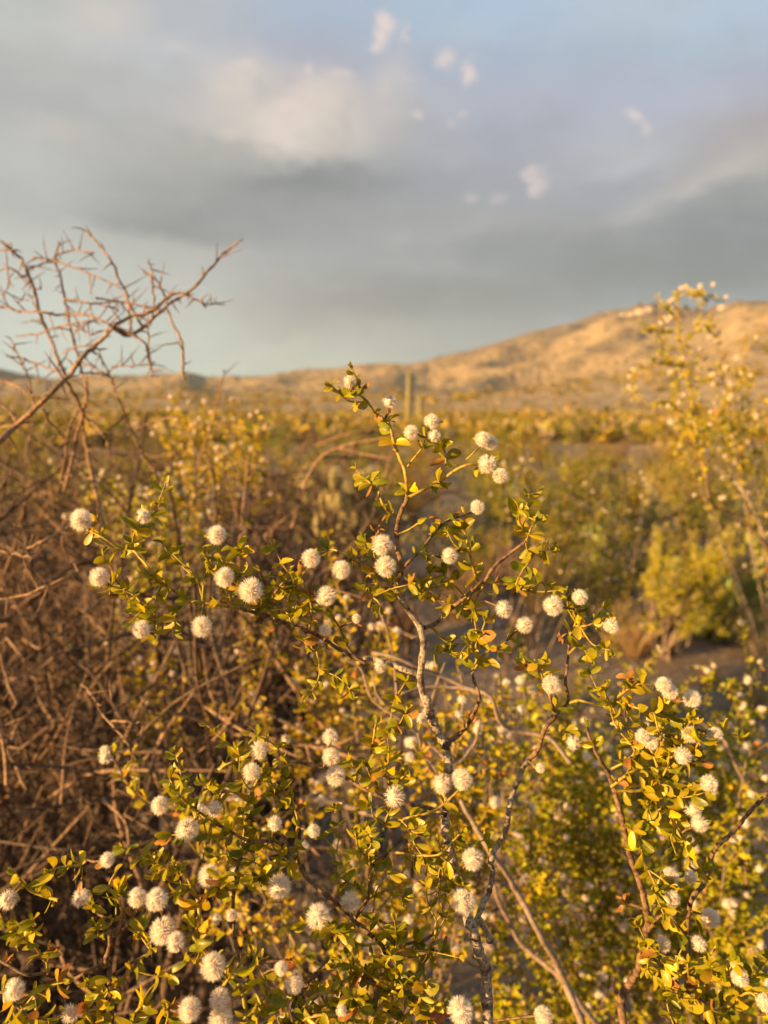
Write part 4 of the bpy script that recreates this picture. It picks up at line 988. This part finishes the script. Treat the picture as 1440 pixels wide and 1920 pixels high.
# ------------------------------------------------------------------ the sharp creosote bush in front
NEAR = '''
o .270 .270 20 17 0 0 | 922,2010 916,1914 912,1832 900,1789 887,1742 875,1717
o .270 .276 15 15 0 0 F | 560,1270 520,1120 480,960 430,720 435,640 450,560 455,380 440,250
o .276 .272 16 14 0 0 F | 440,250 400,190 350,80 325,0 320,-40
o .272 .268 14 11 0 0 D | 430,660 390,560 380,470 395,380 385,260 310,150 265,60
b .268 .262 11 8 0 0 B | 440,1300 480,1200 455,1100 450,1000 465,900 515,795
t .262 .262 8 6 .5 .2 B | 515,795 505,680 490,610 450,520
t .262 .260 6 4 1 .45 B | 450,520 430,450 400,350 330,310 280,230 210,170 185,130
t .262 .256 7 4 .8 .3 B | 515,795 600,750 700,700 780,640 860,600 940,600 1000,610
t .262 .262 4 3 .6 .2 B | 515,610 560,550 600,500 620,440 640,395
t .260 .260 4 3 .8 .2 B | 740,600 735,530 710,480
t .258 .258 3 3 .3 0 B | 860,570 900,530 940,495
t .266 .264 6 4 1 .5 B | 465,900 400,870 365,820 340,740 335,690
t .264 .264 4 3 1 .3 B | 330,740 290,700 270,690 215,630
t .266 .262 4 3 .9 .2 B | 450,1010 520,980 580,940
b .274 .276 6 3 .9 .4 B | 470,1230 530,1160 600,1090 660,1010 730,940 800,910 890,880
t .272 .272 4 3 .8 .3 B | 560,1130 640,1130 700,1135
b .276 .270 8 7 .1 .1 D | 397,250 460,225 510,170 600,100 660,40 700,20
t .270 .266 6 4 .9 .4 B | 930,1300 900,1200 870,1080 850,1000 830,960
b .270 .262 7 6 0 0 B | 970,1280 1020,1200 1100,1130 1210,1050
t .262 .260 5 3 1 .3 B | 1210,1050 1230,990 1270,930 1300,920
t .262 .266 4 4 1 .3 B | 1210,1050 1215,1090 1250,1130 1190,1220 1150,1300
t .270 .264 6 4 .8 .3 B | 970,1280 1080,1300 1150,1300 1220,1340 1280,1290 1330,1300
t .275 .275 4 3 1 .5 D | 700,20 640,140 650,260 660,360
b .278 .272 10 5 0 0 D | 510,800 560,770 625,690 665,590 640,510 630,460
t .272 .268 5 3 1 .7 D | 630,460 655,400 650,330 680,260 700,200
t .272 .272 4 3 1 .5 D | 640,450 700,370 760,340 800,310
t .272 .276 4 3 .9 .4 D | 395,380 470,370 520,350
t .276 .276 4 3 1 .5 D | 690,120 600,160 560,110
t .276 .276 4 3 1 .6 D | 330,110 420,60 480,40
t .276 .276 4 3 1 .6 D | 600,100 540,40 480,-20
o .276 .286 12 8 0 0 D | 365,470 300,450 230,420 150,400 110,400
b .286 .262 7 7 0 .1 C | 1560,860 1440,800 1380,760 1270,700 1150,660 1040,620 940,590
t .262 .252 7 6 .4 .3 C | 940,590 830,570 680,550 600,495 530,455
t .252 .246 7 3 .8 .35 C | 530,455 480,390 430,330 390,290 330,285 240,230 180,200
t .256 .250 5 4 .7 .5 C | 680,550 620,620 605,660 610,700
t .254 .248 5 3 .9 .5 C | 540,470 510,560 520,670 500,720
t .252 .248 4 3 .9 .4 C | 520,670 500,600 440,560 400,520 340,490 270,475
t .256 .254 4 3 .6 .3 C | 745,545 750,480 745,440 780,390
t .262 .256 5 3 1 .6 C | 980,600 940,480 940,400 935,320 925,290
t .250 .248 4 3 .9 .4 C | 400,290 400,230 420,180 430,150
t .268 .264 5 3 1 .9 C | 1200,680 1180,560 1200,480
t .268 .264 5 3 1 .9 C | 1280,700 1290,580 1260,480 1230,420
t .266 .260 5 3 1 .9 C | 1110,650 1090,560 1130,480 1180,430
t .266 .262 5 3 1 .9 C | 1200,690 1160,600 1080,600
t .272 .264 5 4 .6 .4 B | 440,1300 380,1320 320,1290 280,1230 230,1180 170,1140 90,1100 30,1100
t .266 .262 4 3 1 .8 B | 320,1290 330,1200 310,1100 270,1050
t .266 .262 4 3 1 .8 B | 320,1290 270,1340 340,1400 360,1440
b .28 .27 4 3 .2 .2 C | 1560,860 1480,800 1440,700 1390,620
t .278 .272 4 3 1 .5 C | 1370,760 1300,800 1240,740
o .290 .285 11 10 0 0 F | 700,1420 640,1300 620,1300 650,1210 700,1120 715,1010 705,940 740,850
o .285 .280 10 9 0 0 F | 740,850 790,770 820,620 830,560 890,400 930,340
b .280 .276 9 7 0 0 F | 930,340 990,270 1030,150 1100,70
b .276 .274 6 5 .2 0 G | 115,345 90,260 88,225 130,160
t .274 .270 5 3 1 .8 G | 90,240 60,180 40,110 20,60
t .276 .276 3 3 .5 0 F | 1040,170 1100,172 1170,170
b .276 .272 6 5 0 0 D | 1020,680 1090,610 1085,540 1080,500 1095,380 1100,260
t .272 .268 5 3 1 .6 D | 1095,300 1130,220 1120,160 1140,120
t .272 .268 5 3 .9 .4 D | 1095,380 1150,330 1200,400
t .270 .268 4 3 .9 .4 D | 1120,240 1180,240 1250,215
t .276 .272 5 4 .1 .1 G | 180,270 235,255 300,270 400,270 450,215
t .272 .264 5 3 1 .5 G | 430,240 500,190 560,170 640,180
t .272 .264 5 3 1 .6 G | 440,260 520,290 620,320 700,350 770,390
t .272 .266 4 3 .8 .4 G | 620,320 700,290 740,250
b .282 .276 15 12 0 0 G | 470,2100 460,1900 455,1780 490,1720 545,1620 565,1500 590,1420 580,1330
b .276 .272 11 9 0 0 G | 580,1330 550,1200 510,1090 480,980 450,840 410,700 380,620
b .272 .270 7 5 .2 .3 G | 380,620 330,540 290,450 275,400
t .270 .266 5 3 1 .8 G | 400,610 470,570 520,510 430,400 400,320
t .270 .264 6 4 1 .8 G | 400,700 480,640 560,600 640,590 700,560 740,500
t .268 .262 6 4 1 .8 G | 420,720 540,720 620,690 680,620 700,540
t .268 .262 5 4 1 .8 G | 560,720 660,740 750,710 820,690
t .270 .266 5 3 1 .8 G | 600,700 640,780 720,840 740,900
t .270 .266 5 3 1 .8 G | 470,900 540,950 560,1040
t .268 .264 5 3 1 .7 G | 700,850 760,940 790,1010 800,1070
t .266 .262 5 3 1 .8 G | 640,600 600,500 560,440
t .266 .262 5 3 1 .8 G | 740,720 700,640 760,560 720,480
t .268 .266 4 3 .8 .5 G | 570,1080 600,1150 640,1230 660,1300
b .27 .262 7 4 .9 .9 G | 590,1440 680,1340 730,1400 790,1460 850,1480
b .266 .256 7 4 1 .9 G | 560,1560 640,1600 720,1690 800,1760 870,1800 930,1880 960,2000
t .262 .256 5 4 1 .8 G | 720,1690 800,1640 880,1600 940,1520
t .260 .256 5 4 1 .9 G | 870,1800 900,1700 920,1620
t .262 .256 5 4 1 .9 G | 960,1900 1040,1800 1120,1760 1200,1850
t .262 .262 4 3 .9 .6 G | 1050,1720 1100,1690 1160,1640
t .275 .270 4 3 .9 .6 G | 600,1500 580,1560 600,1640
b .286 .286 9 8 0 0 G | 780,1620 790,1480 795,1370 820,1270 880,1190 910,1070 950,1000
b .286 .292 7 6 0 0 G | 950,1000 1030,930 1110,830 1200,740 1300,660
b .286 .282 4 3 .3 .2 G | 885,1130 840,1130 780,1150
b .272 .268 8 6 0 .1 E | 1660,600 1560,560 1400,530 1310,500 1220,460 1120,400 1020,350 850,310
t .268 .262 6 4 .9 .4 E | 850,310 750,345 650,350 570,320 500,315 450,340
t .268 .264 5 4 .9 .5 E | 1240,460 1245,340 1260,230 1270,180 1280,110
t .268 .266 4 3 1 .5 E | 1360,510 1350,420 1340,340 1390,290
t .268 .266 4 3 1 .5 E | 1340,480 1400,420 1440,380
t .266 .262 5 4 .9 .4 E | 850,640 820,520 720,430 660,370 600,330
t .262 .260 5 4 .9 .4 E | 540,800 560,780 580,600 600,500 660,370
t .264 .262 4 3 .9 .4 E | 600,500 520,480 460,470 430,520
b .266 .262 7 6 0 .1 E | 540,1480 540,1370 520,1270 510,1060 530,900 560,780
b .262 .256 7 5 .5 .3 E | 850,830 750,745 600,740 500,690 400,640
t .256 .252 5 3 .9 .5 E | 400,640 310,570 240,520 180,430 170,400
t .256 .254 4 3 .9 .4 E | 500,690 470,760 500,830
t .256 .254 4 3 .9 .4 E | 390,650 370,740 350,800
b .272 .266 9 7 0 .1 E | 1420,1560 1370,1430 1300,1290 1160,1170 1080,1090 1000,1020 910,940 850,830
t .266 .266 5 4 .9 .6 E | 860,830 850,700 860,640 830,520
t .264 .262 5 4 1 .8 E | 860,850 780,870 700,900 660,940
b .272 .27 6 5 .3 .5 E | 1160,1170 1240,1040 1250,900 1290,840 1340,800
t .270 .268 5 3 1 .7 E | 1240,1040 1180,990 1130,960 1080,930
t .270 .268 5 3 1 .7 E | 1290,840 1200,800 1170,700
t .266 .262 5 4 .8 .3 F | 130,890 300,910 400,900 470,830 530,770
t .266 .262 5 4 .8 .3 F | 400,905 460,960 520,1010 530,1070
t .266 .262 5 4 .8 .4 F | 150,700 180,690 310,660 400,620 510,520
t .268 .266 4 3 1 .6 F | 60,760 80,680 120,620
b .28 .272 6 5 .5 .6 F | 20,1640 120,1560 180,1450 300,1420 360,1380
t .272 .268 5 4 1 .8 F | 360,1470 300,1560 230,1660 200,1760
t .272 .268 5 4 1 .8 F | 40,1300 120,1340 180,1400
t .272 .268 5 4 1 .8 F | 330,1480 370,1400 380,1300 440,1250
b .258 .254 10 8 .2 .5 F | -120,2100 -40,1960 20,1720 -60,1640
t .25 .25 7 5 1 .9 F | -80,2000 0,1880 120,1720 200,1690
t .26 .25 7 5 1 .9 F | 40,2050 160,1900 260,1820 300,1700
t .26 .25 7 5 1 .9 F | 250,2050 300,1900 400,1800 470,1830
b .25 .246 9 6 .2 .2 E | 900,2000 860,1720 830,1640 880,1560 960,1450 1010,1420
t .25 .246 7 5 1 .9 E | 830,1750 900,1620 980,1560 1060,1560
t .244 .240 7 5 1 .9 E | 700,1900 640,1700 700,1560 640,1400 600,1300
t .24 .236 8 6 1 .9 E | 600,1900 560,1560 480,1440 380,1360 300,1260 270,1180
t .238 .234 8 6 1 .8 E | 300,1260 330,1130 310,1040 250,1000 160,1040
t .246 .242 6 4 1 .8 E | 310,1040 240,900 180,880 110,900
t .244 .242 6 4 1 .8 E | 300,1040 400,1030 460,1000
t .24 .236 6 4 .9 .8 E | 460,1520 520,1440 600,1420 660,1380
t .258 .254 5 4 1 .9 E | 960,1480 1000,1600 1080,1700
t .258 .252 5 4 1 .9 E | 1420,1560 1300,1500 1200,1440 1100,1500
t .258 .252 5 4 1 .9 E | 1400,1700 1260,1640 1160,1600 1140,1500
t .262 .256 5 4 1 .9 E | 1300,1290 1200,1300 1100,1240 1000,1220
t .25 .244 7 5 1 .9 E | 700,1950 760,1820 900,1700 1040,1680 1160,1700
b .248 .242 9 8 0 0 H | 720,1700 715,1480 710,1400 700,1280 680,1250 710,1100 690,980
b .242 .240 6 4 .3 .2 H | 690,980 640,940 590,900
b .244 .242 7 5 .2 0 H | 710,1090 800,1030 880,920
b .246 .250 6 4 0 0 H | 730,1330 900,1220 1010,1180
t .244 .242 4 3 .9 .3 H | 820,1030 900,1080 960,1160
t .242 .240 6 4 .8 .6 H | 700,990 780,950 760,850 700,760 740,680
t .244 .242 4 3 1 .5 H | 690,1080 640,1090 620,1000
b .248 .240 6 5 0 0 H | 710,1230 650,1260 560,1310 450,1360 310,1320 170,1330 60,1270 -60,1200
t .242 .240 5 4 0 0 H | 310,1320 300,1240
b .242 .242 5 4 0 0 H | 450,1360 430,1450 400,1500
t .244 .238 6 4 .9 .3 H | 380,850 300,830 200,790 130,720 100,680
t .244 .240 5 4 .9 .3 H | 560,590 520,620 400,640 320,660
b .244 .244 4 3 0 0 H | 500,780 490,750 480,640
t .238 .236 5 4 1 .4 H | 290,1240 200,1120 120,1110
t .24 .236 5 4 1 .6 H | 620,1700 560,1540 560,1430 570,1360
t .24 .236 5 4 1 .6 H | 560,1560 660,1540 720,1500
t .238 .234 6 4 1 .6 H | 100,1720 200,1600 260,1520
t .238 .234 6 4 1 .6 H | 880,1760 860,1600 920,1520
t .238 .234 6 4 1 .6 H | 1040,1760 1080,1600 1080,1520
b .238 .234 6 4 .9 .6 H | -60,1500 20,1440 160,1580 300,1620
'''
FRUIT_AT = [(656,716,26),(731,752,30),(809,790,30),(771,811,27),(814,817,25),(905,824,30),(919,830,28),(913,870,35),(938,892,31),(895,951,28),(843,1042,30),(716,1022,38),(723,1062,42),(583,1047,37),(640,1068,37),(612,1117,37),
 (152,975,39),(268,968,28),(186,1082,37),(407,1003,36),(421,1082,39),(470,1106,44),(265,1180,34),(378,1175,38),(944,1142,33),(983,1172,34),(1037,1136,38),(1145,1173,30),(1087,1120,28),(1033,1283,33),(1244,1284,30),(1256,1297,30),
 (1297,1310,34),(1294,1377,32),(1340,1378,28),(1204,1380,28),(1220,1392,28),(1280,1417,34),(1329,1469,31),(1300,1518,32),(1311,1545,31),(1258,1643,30),(1295,1645,23),(1260,1685,28),(1332,1721,35),(1242,1770,28),(1387,1833,33),(1310,1770,27),(1435,1880,30),
 (619,1382,33),(620,1419,33),(630,1455,36),(484,1407,35),(472,1447,34),(300,1510,36),(351,1555,41),(402,1517,33),(515,1544,30),(588,1558,26),(740,1493,41),(828,1470,35),(866,1461,37),(886,1611,38),(870,1691,44),(393,1644,41),(524,1663,42),
 (596,1718,44),(657,1690,38),(294,1687,40),(257,1683,34),(152,1683,34),(14,1687,38),(201,1612,30),(305,1745,50),(329,1766,34),(400,1812,45),(551,1846,35),(527,1816,26),(412,1873,42),(414,1910,48),(355,1893,44),(27,1856,39),(132,1900,34),(863,1895,45),
 (1018,1905,33),(742,1802,24),(433,1716,21),(790,1348,22),(640,1895,22),(712,1250,24),(1075,1393,30),(1013,1440,20),(668,1160,18),(610,1182,24)]
def build_near():
    global RNG
    RNG = np.random.default_rng(5)
    base = np.array((.07, .36, gz(.07, .36))); t = empty('creosote_bush', base, 'creosote bush in sharp focus in front with fuzzy white fruits and a forked grey stem', 'bush'); G = Gather(t)
    specs = [(a, b, c, d, e, f*.95, g*.62, p) for a, b, c, d, e, f, g, p in parse(NEAR, CROPS)]; S = grow(G, specs, .0056, False, base, 8, .002, .05, .34, node=.0054)
    attach_fruits(G, S, FRUIT_AT, False)
    for x, y, r in ((96, 1781, 26), (1178, 1275, 22), (1168, 1690, 20), (708, 995, 16), (1050, 1195, 14), (17, 1800, 16), (540, 1800, 18), (575, 1840, 16)):   # shrivelled brown clusters
        sx = np.array([proj(p)[:2] for p in S[::3]]); i = int(np.argmin(np.hypot(sx[:, 0]-x, sx[:, 1]-y))); d = proj(S[::3][i])[2]; c = W(x, y, d)
        for _ in range(9): put_leaf(G, c+rv()*r*.25*d/FPX, rv(), r*d/FPX*RNG.uniform(.5, .9), False, 1.0)
        V, F, uv = tube([S[::3][i], c], [.0006, .0005], 5, 0); G.add('twig', M_BRN, V, F, uv)
    print('near bush', len(S), {k: len(v) for k, v in G.inst.items()}); G.finish(cap=300, minpx=8)
build_near()
print('objects', len(bpy.data.objects), 'tris', sum(len(m.loops)-2*len(m.polygons) for m in bpy.data.meshes))

# ------------------------------------------------------------------ render settings
SC.render.engine = 'CYCLES'
SC.cycles.max_bounces = 5; SC.cycles.diffuse_bounces = 3; SC.cycles.transmission_bounces = 3; SC.cycles.transparent_max_bounces = 4
